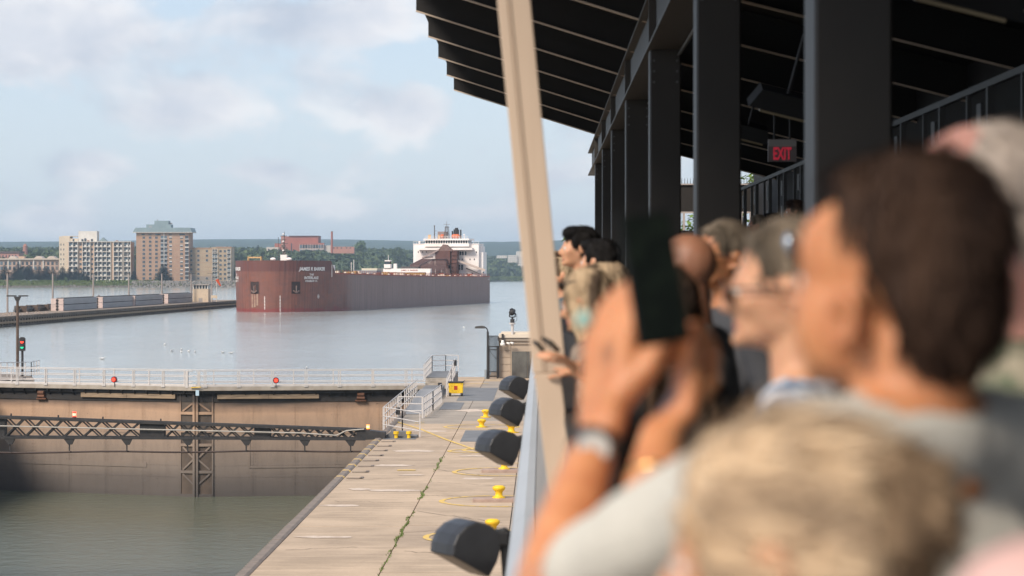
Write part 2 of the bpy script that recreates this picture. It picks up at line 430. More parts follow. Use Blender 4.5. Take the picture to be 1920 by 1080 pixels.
M_crack = mat('dark crack', (.11, .085, .065), (.16, .12, .09), 5, .95); M_scuff = mat('pale cement patch', (.62, .51, .41), (.50, .39, .30), 3, .9, contrast=(.4, .62))
random.seed(21)
for (x0, y0, x1, y1) in [(-4.45, 109.6, -1.2, 108.6), (-4.45, 102.6, -2.2, 99.2), (-4.4, 96.2, -1.4, 94.6), (-4.45, 90.6, -3.0, 90.2), (-4.4, 84.5, -1.3, 80.6), (-4.45, 77.6, -1.4, 79.2), (-8.0, 107.3, -5.2, 107.6),
        (-7.9, 97.2, -4.8, 98.9), (-7.6, 88.2, -5.0, 87.6), (-7.7, 72.6, -5.6, 73.4), (-4.4, 118.2, -1.2, 117.4), (-7.9, 116.2, -4.8, 116.9), (-4.1, 72.2, -1.5, 70.8)]:
    n = 14; pts = [(x0 + (x1 - x0) * i / n + U(-.03, .03), y0 + (y1 - y0) * i / n + U(-.16, .16)) for i in range(n + 1)]; o = paint(pts, .035, .0095).obj('crack', M_crack); o.parent = quay
for (cx, cy, a, b_) in [(-6.5, 104.8, 1.0, .7), (-5.6, 92.6, 1.2, .5), (-7.2, 86.5, .8, .5), (-6.8, 76.2, 1.1, .4), (-6.0, 113.3, 1.4, .8), (-3.2, 110.2, .8, .5), (-2.6, 98.1, .9, .5), (-7.0, 93.2, .5, .6), (-5.4, 99.8, .6, .3), (-4.2, 147., 1.2, 1.6), (-2.4, 152., .8, 2.), (-4.6, 169, .8, 1.5), (-5.8, 127.6, 1.1, .8)]:
    pts = [(cx + a * math.cos(k * .449) * U(.6, 1.1), cy + b_ * math.sin(k * .449) * U(.5, 1.1)) for k in range(14)]
    o = MB().add([(p_[0], p_[1], .0085) for p_ in pts], [tuple(range(14))]).obj('cement_patch', M_scuff); o.parent = quay

# ================================================================== LOCK GATES
gate_face = None
m, t, p, out = raw('silt stained gate steel')
pos = t.add('ShaderNodeNewGeometry').outputs['Position']
z = t.add('ShaderNodeSeparateXYZ', {0: pos}).outputs[2]
wob = t.math('MULTIPLY', t.math('SUBTRACT', t.noise(t.mapping(pos, scale=(.12, .12, .8)), 1, 5), .5), 1.6)
hh = t.math('DIVIDE', t.math('ADD', t.math('ADD', z, 7.8), wob), 7.0)
c = t.add('ShaderNodeValToRGB', {0: hh}); e = c.color_ramp.elements
# dried silt tide marks: dark and wet low down, pale brown silt above, painted walkway shade at the top
stops = [(0.0, (.10, .088, .082)), (.16, (.14, .118, .105)), (.32, (.205, .168, .142)), (.60, (.315, .235, .18)), (.86, (.46, .30, .20)), (.94, (.26, .175, .125)), (1.0, (.07, .06, .055))]
while len(e) < len(stops): e.new(.5)
for el_, (q, cc) in zip(e, stops): el_.position = q; el_.color = (*cc, 1)
drip = t.ramp(t.noise(t.mapping(pos, scale=(1.6, 1.6, .35)), 1.0, 7, .7), [(.46, 0.), (.68, 1.)])
spots = t.ramp(t.noise(pos, 6.5, 3, .5), [(.70, 0.), (.75, 1.)])
cc = t.mix(t.math('MULTIPLY', drip, .2), c.outputs[0], (.07, .055, .048))
cc = t.mix(t.math('MULTIPLY', spots, .5), cc, (.05, .04, .036))
cc = t.mix(1.0, cc, t.mix(t.noise(pos, 14, 6, .7), (.85, .85, .85), (1.13, 1.12, 1.1)), 'MULTIPLY')
t.set(p, 'Base Color', cc); p.inputs['Roughness'].default_value = .8; p.inputs['Specular IOR Level'].default_value = .2
bb = t.add('ShaderNodeBump', {'Height': t.noise(pos, 5, 7, .7), 'Strength': .25, 'Distance': .02}); t.l.new(bb.outputs[0], p.inputs['Normal'])
M_gate = m
M_gdark = mat('shaded gate top', (.028, .026, .025), (.045, .038, .034), 1.2, .75, .2)  # near-black paints the shade cast under the walkway
gatedeck_m = mat('walkway concrete edge', (.40, .35, .29), (.30, .25, .20), 1.5, .8, .2)

def gate_leaf(pA, pB, label, planks, strips, mitre_end):
    """leaf from pA to pB; local x runs pA->pB, local -y looks down the lock"""
    A = Vector((*pA, 0)); B = Vector((*pB, 0)); d = B - A; L = d.length; rz = math.atan2(d.y, d.x)
    r = thing('lock_gate', label, 'lock gate', A, rz, 'pair of mitring lock gate leaves')
    zb = ZL - .6
    MB().b2((0, 0, zb), (L, 1.2, -.35)).obj('skin_plate', M_gate, r)
    MB().b2((0, -.06, -.95), (L, 0.0, -.34)).obj('top_girder', M_gdark, r)
    # raised plate bands, butt straps with rivets
    for (a, b, z0, z1) in strips: MB().b2((a, -.035, z0), (b, -.001, z1)).obj('plate_strip', M_gate, r)
    rv = MB(); x = 1.1
    k = 0
    while x < L - .5:
        for dxx in (-.12, .12):
            zz = ZL + .2
            while zz < -1.1: rv.box((x + dxx, -.012, zz), (.05, .03, .05)); zz += .26
        x += 3.05
    for zz in (-3.2, -5.55, -6.4):
        x = .2
        while x < L: rv.box((x, -.012, zz), (.05, .03, .05)); x += .24
    tag(rv.obj('rivets', M_gate, r), None, None, kind='stuff')
    for i in range(int(L / 3.05)):
        MB().b2((1.02 + i * 3.05, -.016, ZL), (1.08 + i * 3.05, -.002, -1.0)).obj('plate_seam', M_gate, r)
    for (a, b) in planks:
        mid = (a + b) / 2 + U(-.3, .3)
        for q0, q1 in ((a, mid), (mid, b)): MB().b2((q0 + .01, -.22, -.72), (q1 - .01, -.07, -.40)).obj('timber_plank', M_timber, r)
    # walkway
    MB().b2((-.3, -.45, -.13), (L + .02, 1.7, .10)).obj('walkway', gatedeck_m, r)
    MB().b2((-.3, -.52, -.10), (L + .02, -.455, .19)).obj('kerb_strip', gatedeck_m, r)
    MB().b2((0, -.28, -.34), (L, 1.5, -.14)).obj('walkway_beam', M_blacksteel, r)
    x = .5; brk = MB().bar((0, -.44, -.18), (.0, -.02, -.62), .06, .06).box((0, -.23, -.17), (.10, .46, .07)); bme = brk.mesh('bracket', M_blacksteel)
    while x < L: link('bracket', bme, r, (x, 0, 0)); x += 1.02
    # railings, both sides
    post = MB().b2((-.035, -.035, 0), (.035, .035, 1.22)).box((0, -.05, .10), (.16, .06, .16)).mesh('rail_post', M_alu)
    for yy in (-.49, 1.62):
        x = .6 if yy < 0 else 1.3
        while x < L - .05:
            link('rail_post', post, r, (x, yy, .10)); link('rail_post', post, r, (x + .13, yy, .10)) if yy < 0 else None; x += 2.42 if yy < 0 else 2.9
        for zz in (.10 + .38, .10 + .80, .10 + 1.21): MB().cyl((0, yy, zz), (L, yy, zz), .032, n=6).obj('rail', M_alu, r)
        MB().b2((0, yy - .02, .12), (L, yy + .02, .26)).obj('toe_board', M_alu, r)
    # mitre post with braced recess beside it
    e0, e1 = (L - 1.15, L) if mitre_end else (0, 1.15)
    mk = MB()
    MB().b2((e0, -.03, zb), (e1, .01, -.36)).obj('recess_back', mat('shaded recess silt steel', (.12, .09, .07), (.08, .062, .05), 1.2, .85, .3), r)  # dark plate colour paints the shade between the recess flanges
    cx = L if mitre_end else 0
    post_x0, post_x1 = (L - .16, L + .005) if mitre_end else (-.005, .16)
    MB().b2((post_x0, -.20, zb), (post_x1, -.031, -.36)).obj('mitre_post', M_gate, r)
    o0, o1 = (e0 - .10, e0) if mitre_end else (e1, e1 + .10)
    MB().b2((o0, -.10, zb), (o1, -.001, -.36)).obj('recess_flange', M_gate, r)
    for zz in (-1.75, -3.05, -4.05, -6.0, -7.7):
        MB().b2((e0 + .0, -.13, zz - .10), ((post_x0 if mitre_end else e1), -.031, zz + .10)).obj('cross_girder', M_gate, r) if mitre_end else MB().b2((post_x1, -.13, zz - .10), (e1, -.031, zz + .10)).obj('cross_girder', M_gate, r)
    for (za, zb_) in ((-1.6, -1.0), (-4.2, -5.0), (-5.85, -5.1), (-6.15, -6.9)):
        xi = post_x0 if mitre_end else post_x1; xo = e0 + .15 if mitre_end else e1 - .15
        if za > zb_: MB().bar((xo, -.08, za if za > -2 else za), (xi, -.08, zb_), .05, .12).obj('diagonal_brace', M_gate, r)
        else: MB().bar((xo, -.08, za), (xi, -.08, zb_), .05, .12).obj('diagonal_brace', M_gate, r)
    return r, L
def leafx(A, B, px, py=730):
    """distance along a leaf at which the photo shows px"""
    A = Vector((*A, 0)); B = Vector((*B, 0)); lo, hi = -.3, 1.3
    for _ in range(40):
        mid = (lo + hi) / 2; q = PX(A.lerp(B, mid))[0]
        if q < px: lo = mid
        else: hi = mid
    return lo * (B - A).length
lx = lambda px: leafx(GATE[0], GATE[1], px); rx = lambda px: leafx(GATE[1], GATE[2], px)
gl, L1 = gate_leaf(GATE[0], GATE[1], 'silt stained steel lock gate leaf with one long timber strip, under the nearer half of the walkway left of the mitre post',
    [(lx(154), lx(331))], [(lx(20), lx(275), -5.75, -5.4), (lx(215), lx(275), -3.26, -3.2)], True)
gr, L2 = gate_leaf(GATE[1], GATE[2], 'silt stained steel lock gate leaf running from the mitre post to the quay railings',
    [(rx(407), rx(598))], [(rx(467), rx(700), -5.75, -5.6), (rx(467), rx(720), -3.3, -3.25), (rx(467), rx(469), -5.6, -3.3)], False)
gl['label'] = 'silt stained steel lock gate leaf reaching from the mitre post out of the frame'
# rollers and pads hanging under the walkway
for r_, f_, px in ((gl, lx, 80), (gr, rx, 676)):
    x = f_(px); MB().cyl((x - .25, -.2, -.45), (x + .25, -.2, -.45), .16, n=12).cyl((x - .28, -.2, -.72), (x + .28, -.2, -.72), .13, n=12).b2((x - .4, -.25, -.95), (x + .4, -.05, -.85)).obj('roller', mat('rusty roller', (.16, .07, .04), (.10, .05, .03), 4, .7), r_)
# mitre end posts of the railings (wide pale plates)
MB().b2((L1 - .55, -.55, .1), (L1 - .35, -.43, 1.28)).obj('end_plate', M_alu, gl)
MB().b2((.12, -.55, .1), (.32, -.43, 1.26)).obj('end_plate', M_alu, gr)
def red_lamp(r_, x, label, px):
    t_ = thing('navigation_lamp', label, 'lamp', r_.matrix_world @ Vector((0, 0, 0)), 0, 'red lamps on the gate railing')
    A = Matrix.Translation(r_.location) @ Matrix.Rotation(r_.rotation_euler.z, 4, 'Z'); t_.location = A @ Vector((x, -.60, .10)); t_.rotation_euler.z = r_.rotation_euler.z
    MB().cyl((0, 0.02, 0), (0, .02, .4), .025).obj('bracket', M_blacksteel, t_)
    MB().cyl((0, -.10, .52), (0, .06, .52), .23, n=8).obj('housing', mat('dark red housing', (.16, .02, .02), None, 3, .5), t_)
    MB().cyl((0, -.15, .52), (0, -.101, .52), .13, n=14).obj('lens', M_redlamp, t_)
red_lamp(gl, lx(222), 'red signal lamp on the gate railing farther from the quay', 222)
red_lamp(gr, rx(517), 'red signal lamp on the gate railing nearer the quay', 517)
sg = MB().b2((-.12, -.03, -.35), (.12, 0, .05)).mat(1).bar((-.45, -.04, .22), (.25, -.04, .28), .05, .05)
o = sg.obj('draught_sign', [mat('pale blue plate', (.45, .58, .66), None, 3, .5), M_yellow]); o.location = (-24.8, 173.72, -.10); tag(o, 'small pale blue plate with yellow bar hanging under the gate walkway', 'sign')

# ================================================================== VEHICLE-ARRESTOR BOOM (truss across the lock)
Yb = 122.0
xs = Wz(0, 826, 0).x
def bxw(px): return (px - 1016) / FPX * Yb
boom = thing('arrestor_boom', 'dark riveted lattice boom lying across the lock with a cable below', 'boom', (QX + .3, Yb, 0))
bx0 = -40.5 - boom.location.x; bx1 = .25
def topz(x): return 1.06 + (x) * (1.02 - .37) / 19.5 * 0 + (.37 - 1.02) * (1 - min(1, -x / 19.0)) if x > -19 else 1.06 + (-x - 19) * .01
def bz(x): return -.02 + (-x) * .004
for yy in (-.35, .35):
    for fn, h, nm in ((topz, .13, 'top_chord'), (bz, .12, 'bottom_chord')):
        segs = [bx0, -26, -19, -13.5, -7.5, -3, bx1 - 1.0]
        mb = MB()
        for a, b in zip(segs, segs[1:]): mb.bar((a, yy, fn(a)), (b, yy, fn(b)), .16, h)
        mb.obj(nm, M_blacksteel, boom)
zones = [(-34, -20), (bxw(8), bxw(262)), (bxw(308), bxw(477)), (bxw(507), bxw(672))]
zones = [zones[0]] + [(a - boom.location.x, b - boom.location.x) for a, b in zones[1:]]
for i, (a, b) in enumerate(zones):
    hgt = topz((a + b) / 2) - bz((a + b) / 2); step = hgt * 1.02; n = max(4, int(round((b - a) / step)))
    for k in range(n):
        u0 = a + (b - a) * k / n; u1 = a + (b - a) * (k + 1) / n
        for yy in (-.35, .35):
            mb = MB().bar((u0, yy, bz(u0)), (u1, yy, topz(u1)), .05, .075).bar((u0, yy + .045, topz(u0)), (u1, yy + .045, bz(u1)), .04, .075); mb.obj('lattice_bar', M_blacksteel, boom)
gz = zones + [(bx1 - .9, bx1)]
for (a0, a1), (b0, b1) in zip(gz, gz[1:]):
    if b0 - a1 > .02: MB().prism([(a1, bz(a1)), (b0, bz(b0)), (b0, topz(b0)), (a1, topz(a1))], -.3, .3).obj('web_plate', M_blacksteel, boom)
MB().prism([(-1.2, bz(0) - .05), (.25, bz(0) + .02), (.25, .33), (-1.2, .50)], -.42, .42).obj('end_shoe', M_blacksteel, boom)
pts = [(x, -.43, bz(x) + .62 * (topz(x) - bz(x)) - .04) for x in (-34, -19, -10, -4)] + [(-2.2, -.43, .18), (-1.7, -.43, .42), (-.8, -.5, .50)]
MB().path(pts, .035).obj('cable', mat('pale cable', (.42, .38, .33), None, 3, .6), boom)
wire = [(x, -.2, -.62 - .0045 * (-x) + .03 * math.sin(x * .8)) for x in np.linspace(-33, -.9, 30)]
MB().path(wire, .05).obj('arrestor_cable', mat('greasy brown wire rope', (.05, .03, .025), None, 4, .6), boom)
bk = MB().prism([(-.28, 0), (.28, 0), (.13, -.30), (-.05, -.30)], -.1, .1).b2((-.03, -.03, -.62), (.03, .03, -.28)).mesh('hanger', M_blacksteel)
for px in (18, 130, 238, 352, 462, 572, 658, -100): link('hanger', bk, boom, (bxw(px) - boom.location.x, -.3, bz(bxw(px) - boom.location.x) - .04))
for px in (18, 107, 191, 300): 
    x = bxw(px) - boom.location.x; MB().b2((x - .03, -.05, topz(x)), (x + .03, .05, topz(x) + .2)).obj('stud', M_blacksteel, boom)
def beacon(px, lab, m_, hgt=.34, r=.095):
    x = bxw(px); zt = topz(x - boom.location.x) + .07 if px < 600 else .40
    t_ = thing('beacon_lamp', lab, 'lamp', (x, Yb - .1, zt))
    MB().cyl((0, 0, 0), (0, 0, .08), r * 1.05, n=12).obj('base', M_blacksteel, t_)
    MB().cyl((0, 0, .08), (0, 0, .14), r, n=12).cyl((0, 0, .26), (0, 0, hgt), r, n=12).obj('lens', m_, t_, True)
    MB().cyl((0, 0, .14), (0, 0, .26), r * .96, n=12).obj('glowing_band', mat('lit lamp band', (.8, .5, .4), None, 3, .3, emit=((1, .42, .22), .9)), t_)
beacon(138, 'red and white beacon standing on top of the lattice boom', M_redlamp)
beacon(690, 'lit amber beacon at the quay end of the lattice boom', M_orange, .30, .085)
# boom seat on the quay: dark machinery and two yellow caps
r = thing('boom_anchorage', 'grey steel boom anchorage on the quay edge with two yellow capped pins', 'anchorage', (QX + 1.0, 122.8, 0))
MB().b2((-.6, -.5, 0), (1.1, .8, .10)).prism([(-.5, .1), (.9, .1), (.5, .30), (-.2, .34)], -.3, .55).cyl((-.1, -.2, .1), (-.1, -.2, .45), .12).obj('housing', plate_m, r)
for x in (.08, .72): MB().cyl((x, -.75, 0), (x, -.75, .26), .09, n=12).cyl((x, -.75, .22), (x, -.75, .36), .14, n=12).obj('yellow_pin', M_yellow, r)

# ================================================================== RAILINGS AND STEPS BY THE GATE
def rail_run(name, label, pts, step=1.1, h=1.22, rails=(.42, .82, 1.22), group='aluminium railings by the gate walkway', dense=False, wd=.06, m_=None):
    m_ = m_ or M_alu; o = Vector(pts[0]); r = thing(name, label, 'railing', o, 0, group)
    for a, b in zip(pts, pts[1:]):
        a = Vector(a) - o; b = Vector(b) - o; n = max(1, int(round((b - a).length / step)))
        for i in range(n + 1):
            q = a.lerp(b, i / n); MB().box(q + Vector((0, 0, h / 2)), (wd, wd, h)).obj('rail_post', m_, r)
        for zz in rails: MB().cyl(a + Vector((0, 0, zz)), b + Vector((0, 0, zz)), .03, n=6).obj('rail', m_, r)
        if dense:
            nb = int((b - a).length / .35)
            mb = MB()
            for i in range(nb):
                q = a.lerp(b, (i + .5) / nb); mb.box(q + Vector((0, 0, .62)), (.022, .022, 1.1))
            mb.obj('balusters', m_, r)['kind'] = 'stuff'
    return r
rail_run('railing', 'long aluminium railing along the quay edge from the gate to the boom', [(-8.42, 129, 0), (-8.40, 146, 0), (-8.38, 162, 0)], 1.9, dense=False)
rail_run('railing', 'aluminium swing barrier nearest the boom, turned across the quay edge', [(-8.42, 128.2, .02), (-7.25, 125.5, .02), (-6.2, 122.8, .02)], 3.0, rails=(.30, .75, 1.22))
rail_run('railing', 'inner aluminium railing beside the grey ramp, nearer the bollards', [(-6.84, 138.8, 0), (-6.62, 147, 0), (-6.45, 155.5, 0)], 1.25)
rail_run('railing', 'stepped aluminium railing rising beside the yellow bin to the walkway', [(-6.45, 163.5, 0), (-6.42, 171, .42), (-6.4, 178, .85)], 1.3)
rail_run('railing', 'aluminium railing around the raised landing behind the steps', [(-8.42, 172.5, .62), (-8.4, 185, .85), (-7.4, 186, .85), (-6.42, 185.5, .85)], 1.6, rails=(.42, .82, 1.22))
rail_run('railing', 'short cross railing between the two railings at the head of the ramp', [(-8.3, 139.5, 0), (-6.9, 139.2, 0)], 1.4)
steps = thing('landing_steps', 'raised grey landing with steps and ramp leading from the quay to the gate walkway', 'steps', (-7.4, 172, 0))
MB().b2((-.98, 2.5, 0), (.95, 14, .85)).obj('landing', plate_m, steps)
for k in range(5): MB().b2((-.95, -.5 + k * .6, .012), (.9, 2.49, .16 * (k + 1) - .01 * 0)).obj('step', gatedeck_m, steps)
MB().prism([(-29, .014), (-8, .014), (-8, .5), (-10, .5)], -.85, .5, 'x').obj('ramp', mat('worn ramp plate', (.27, .265, .26), None, 2, .7), steps)
MB().b2((-.85, -8, .014), (.5, -.6, .42)).obj('platform', plate_m, steps)
for x, yy, zz in ((-6.55, 155.4, .9), (-6.35, 176.5, 1.6), (-8.3, 139.2, .2)):
    o = MB().b2((-.13, -.1, 0), (.13, .1, .42)).mat(0).obj('control_box', M_blacksteel); o.location = (x, yy, zz)
    tag(o, {0: 'small black control box at the end of the inner railing by the yellow bin', 1: 'black control box high on the stepped railing behind the yellow bin', 2: 'black box low beside the quay edge railing'}[(0 if yy < 160 and yy > 150 else 1 if yy > 160 else 2)], 'box')
# yellow bin on wheels
r = thing('wheeled_bin', 'yellow wheeled storage bin with dark lid parked beside the railings', 'bin', (-5.85, 164.6, 0.012))
bevel(MB().prism([(-.47, .18), (.47, .18), (.50, .90), (-.50, .90)], -.4, .4).obj('body', M_yellow, r), .03)
bevel(MB().b2((-.53, -.45, .90), (.53, .45, .98)).obj('lid', M_blacksteel, r), .02)
for x in (-.4, .4): MB().cyl((x - .06, -.36, .12), (x + .06, -.36, .12), .12, n=12).cyl((x - .06, .36, .12), (x + .06, .36, .12), .12, n=12).obj('wheel', M_blacksteel, r)
MB().b2((-.12, -.405, .42), (.12, -.40, .70)).obj('red_label', mat('red decal', (.42, .05, .02), None, 4, .6), r)
MB().b2((-.30, -.41, .10), (.30, -.38, .17)).obj('bumper', M_white, r)
MB().cyl((.45, .0, .95), (.62, -.0, 1.05), .02).obj('handle', M_blacksteel, r)

# ================================================================== GUARD HUT, GATE IN THE FENCE, LAMP
HX, HY = -3.4, 192.6
hut_m = mat('limestone block', (.43, .34, .255), (.36, .28, .21), 1.2, .85, .2)
hut = thing('guard_hut', 'small tan stone hut with flat pale roof at the end of the quay', 'hut', (HX, HY, 0))
for k in range(5):
    for (a, b) in ((0, .93), (3.6, 5.2)): bevel(MB().b2((a, 0, .02 + k * .545), (b, 3.8, .02 + (k + 1) * .545 - .025)).obj('stone_block', hut_m, hut), .02, 1)
MB().b2((.02, .04, .01), (5.18, 3.78, 2.72)).obj('wall', hut_m, hut)
MB().b2((.94, -.02, .02), (3.59, .035, 2.2)).obj('door_frame', hut_m, hut)
dmat = mat('dusty grey door', (.12, .115, .10), (.06, .055, .05), 1.3, .6, stretch=(1, 1, .6))
for q in range(2): MB().b2((1.0 + q * 1.27, -.06, .03), (2.24 + q * 1.27, -.022, 2.14)).obj('door', dmat, hut)
MB().b2((-.06, -.08, 2.72), (5.26, 3.9, 3.0)).obj('lintel_band', hut_m, hut)
MB().b2((-.12, -.25, 3.0), (5.35, 4.0, 3.24)).obj('fascia', mat('brown fascia', (.30, .25, .20), None, 2, .7), hut)
MB().b2((-.04, -.35, 3.242), (5.45, 4.05, 3.50)).obj('roof', mat('cream roof edge', (.62, .53, .42), None, 2, .6), hut)
MB().b2((.15, .3, 3.502), (5.2, 3.9, 3.66)).obj('roof_cap', mat('cream roof edge', (.62, .53, .42)), hut)
r = thing('searchlight', 'black swivelling searchlight on a pale post on the hut roof', 'searchlight', (HX + 1.05, HY + .2, 2.6))
MB().cyl((0, 0, .2), (0, -.0, 1.75), .09, .13, 10).cyl((0, 0, 1.70), (0, 0, 1.82), .24, n=12).obj('post', M_alu, r)
MB().cyl((0, 0, 1.82), (0, 0, 2.12), .17, n=12).cyl((0, 0, 2.12), (0, 0, 2.3), .08).bar((-.2, 0, 2.28), (.2, 0, 2.28), .08, .08).obj('swivel', M_blacksteel, r)
for sx in (-.22, .22): MB().bar((sx, 0, 2.28), (sx, 0, 2.62), .05, .1).obj('yoke', M_blacksteel, r)
MB().cyl((-.05, -.25, 2.62), (.08, .25, 2.75), .24, .17, 14).ell((.09, .28, 2.76), (.17, .12, .17)).obj('lamp_head', M_blacksteel, r, True)
MB().cyl((-.14, -.2, 2.84), (-.02, .1, 2.9), .10, .10, 10).obj('small_lamp', M_blacksteel, r)
MB().path([(.12, 0, 2.7), (.34, 0, 2.45), (.36, 0, 2.1), (.26, 0, 1.9)], .02).obj('cable', M_blacksteel, r)
r = thing('security_camera', 'white dome camera under a black bracket on the hut corner', 'camera', (HX + .28, HY - .45, 2.5))
MB().cyl((0, 0, .55), (0, 0, 1.05), .09, n=10).obj('bracket', M_blacksteel, r)
MB().cyl((0, 0, .25), (0, 0, .55), .15, .10, 12).ell((0, 0, .22), (.20, .20, .17)).obj('dome', M_white, r, True)
r = thing('floodlight', 'white twin lamp fixed under the hut roof beside the dome camera', 'lamp', (HX + .85, HY - .4, 2.75))
MB().cyl((-.25, 0, .1), (0, -.12, 0), .06, .12, 10).cyl((.05, 0, .12), (.28, -.12, .02), .06, .12, 10).obj('lamp_head', M_white, r, True)
# lamp post
r = thing('quay_lamp', 'dark hooked lamp post standing beside the curved-top fence', 'street lamp', (-4.28, 191.4, 0), 0)
MB().cyl((0, 0, 0), (0, 0, 3.75), .11, .09, 10).obj('pole', M_blacksteel, r)
MB().b2((-.26, -.2, 0), (-.12, .2, .75)).obj('service_box', mat('grey box', (.25, .27, .28)), r)
MB().path([(0, 0, 3.7), (-.03, 0, 3.9), (-.14, 0, 4.05), (-.3, 0, 4.12)], .05).obj('arm', M_blacksteel, r)
bevel(MB().prism([(-1.05, 4.0), (-.22, 4.0), (-.18, 4.16), (-.5, 4.22), (-.97, 4.17)], -.2, .2).obj('lamp_head', mat('lamp grey', (.07, .065, .06)), r), .02)
fence = thing('security_fence', 'dark steel fence with bars curving over at the top beside the hut', 'fence', (-4.2, 192.2, 0))
bars = 9
for i in range(bars):
    x = .04 + i * .093; MB().path([(x, 0, .08), (x, 0, 2.95), (x - .0, -.01, 3.15), (x - .04, -.02, 3.32), (x - .13, -.02, 3.42)], .034).obj('bar', M_blacksteel, fence)
for zz in (.15, .5, 2.25, 2.5): MB().b2((0, -.04, zz), (.82, .04, zz + .07)).obj('cross_rail', M_blacksteel, fence)
MB().b2((.60, -.07, 0), (.76, .07, 2.6)).b2((-.04, -.06, 0), (.05, .06, 2.6)).obj('post', M_blacksteel, fence)
MB().bar((.05, -.06, 2.2), (.62, -.06, 1.5), .03, .04).obj('brace', M_blacksteel, fence)

# ================================================================== UPSTREAM APPROACH ON THE LEFT
app = MB(); app.prism([(-43, 184), (-60, 184), (-60, 205), (-46, 203), (-41.9, 198), (-40.2, 191)], -12, -.04, 'z')
struct(app.obj('upstream_ground', M_conc2))
MB().prism([(-41.6, 184), (-60, 184), (-60, 192.5), (-41.2, 192.5), (-40.8, 188)], -.3, .13, 'z').obj('ledge_slab', M_conc2, None)['kind'] = 'structure'
bpy.data.objects['ledge_slab'].name = 'concrete_ledge'
rail_run('railing', 'aluminium railing curving away on the far ledge below the signal light', [(-46.5, 186.5, .14), (-43.4, 189, .14), (-41.5, 196, -.04), (-41.6, 199.5, -.04)], 1.1, rails=(.4, .8, 1.2), dense=False)
def twin_lamp(name, label, base, H, arm, grp, m_=M_rust, pw=1.0):
    r = thing(name, label, 'street lamp', base, 0, grp)
    MB().cyl((0, 0, 0), (0, 0, H), .13 * pw, .11 * pw, 8).obj('pole', m_, r)
    MB().prism([(-.28, H), (.28, H), (.12, H - .35), (-.12, H - .35)], -.15, .15).obj('bracket', M_blacksteel, r)
    for s_ in (-1, 1): MB().b2((s_ * .1, -.14, H + .01), (s_ * arm, .14, H + .12)).obj('lamp_head', M_blacksteel, r)
    return r
p = Wz(33, 702, -.04)
twin_lamp('lamp_post', 'tall brown lamp post with flat twin heads behind the signal light', (p.x, p.y, -.04), 6.35 * p.y / 197, .88, 'lamp posts upstream of the gate')
r = thing('traffic_signal', 'black traffic signal with glowing red and green lenses on a pole', 'traffic light', (W(42, 700, 196).x, 196, -.04))
MB().cyl((0, 0, 0), (0, 0, 2.3), .10, n=8).obj('pole', M_blacksteel, r)
MB().b2((-.23, -.15, 2.1), (.23, .15, 3.15)).b2((-.15, -.1, 3.15), (.15, .1, 3.22)).obj('housing', M_blacksteel, r)
MB().cyl((0, -.2, 2.86), (0, -.15, 2.86), .14, n=14).obj('red_lens', M_redlamp, r)
MB().cyl((0, -.2, 2.42), (0, -.15, 2.42), .14, n=14).obj('green_lens', M_greenlamp, r)
for zz in (2.86, 2.42): MB().prism([(-.17, zz + .02), (.17, zz + .02), (.13, zz + .17), (-.13, zz + .17)], -.30, -.151).obj('visor', M_blacksteel, r)

# ================================================================== LONG GUIDE PIER
def pierX(y): return -110 + (y - 490) * (9.0 / 312)
zt = -.35
mb = MB(); mb.add([(pierX(400), 400, zt), (pierX(806), 806, zt), (pierX(806) - 3, 812, zt), (-114, 812, zt), (-125, 400, zt)], [(0, 1, 2, 3, 4)])
e = [(pierX(400), 400), (pierX(806), 806), (pierX(806) - 3, 812), (-114, 812), (-125, 400)]
mb = MB(); mb.prism(e, -12, zt, 'z'); pier = struct(mb.obj('guide_pier', mat('pier concrete', (.27, .215, .165), (.20, .155, .12), .3, .9, .3)))
for zz, pr, m_ in ((zt - .45, .22, M_conc2), (zt - 1.25, .35, M_timber), (zt - 1.9, .12, M_wallc)):
    MB().prism([(pierX(400) - .2, 400), (pierX(806) - .2, 806.3), (pierX(806) + pr, 806.3), (pierX(400) + pr, 400)], zz - .22, zz + .22, 'z').obj('fender_strip', M_timber if pr > .3 else M_wallc, pier)
mb = MB(); 
for i in range(170): 
    y = 402 + i * 2.38; MB
    mb.b2((pierX(y) - .1, y - .12, -2.2), (pierX(y) + .27, y + .12, zt - .1))
mb.obj('fender_posts', M_wallc, pier)['kind'] = 'stuff'
for i in range(60):
    y = 492 + rnd() * 60; MB().box((pierX(y) - U(.4, 9), y, zt + .08), (U(.15, .5), U(.2, .6), .18)).obj('loose_stone', mat('pale stones', (.42, .34, .28), (.3, .22, .18)), pier)
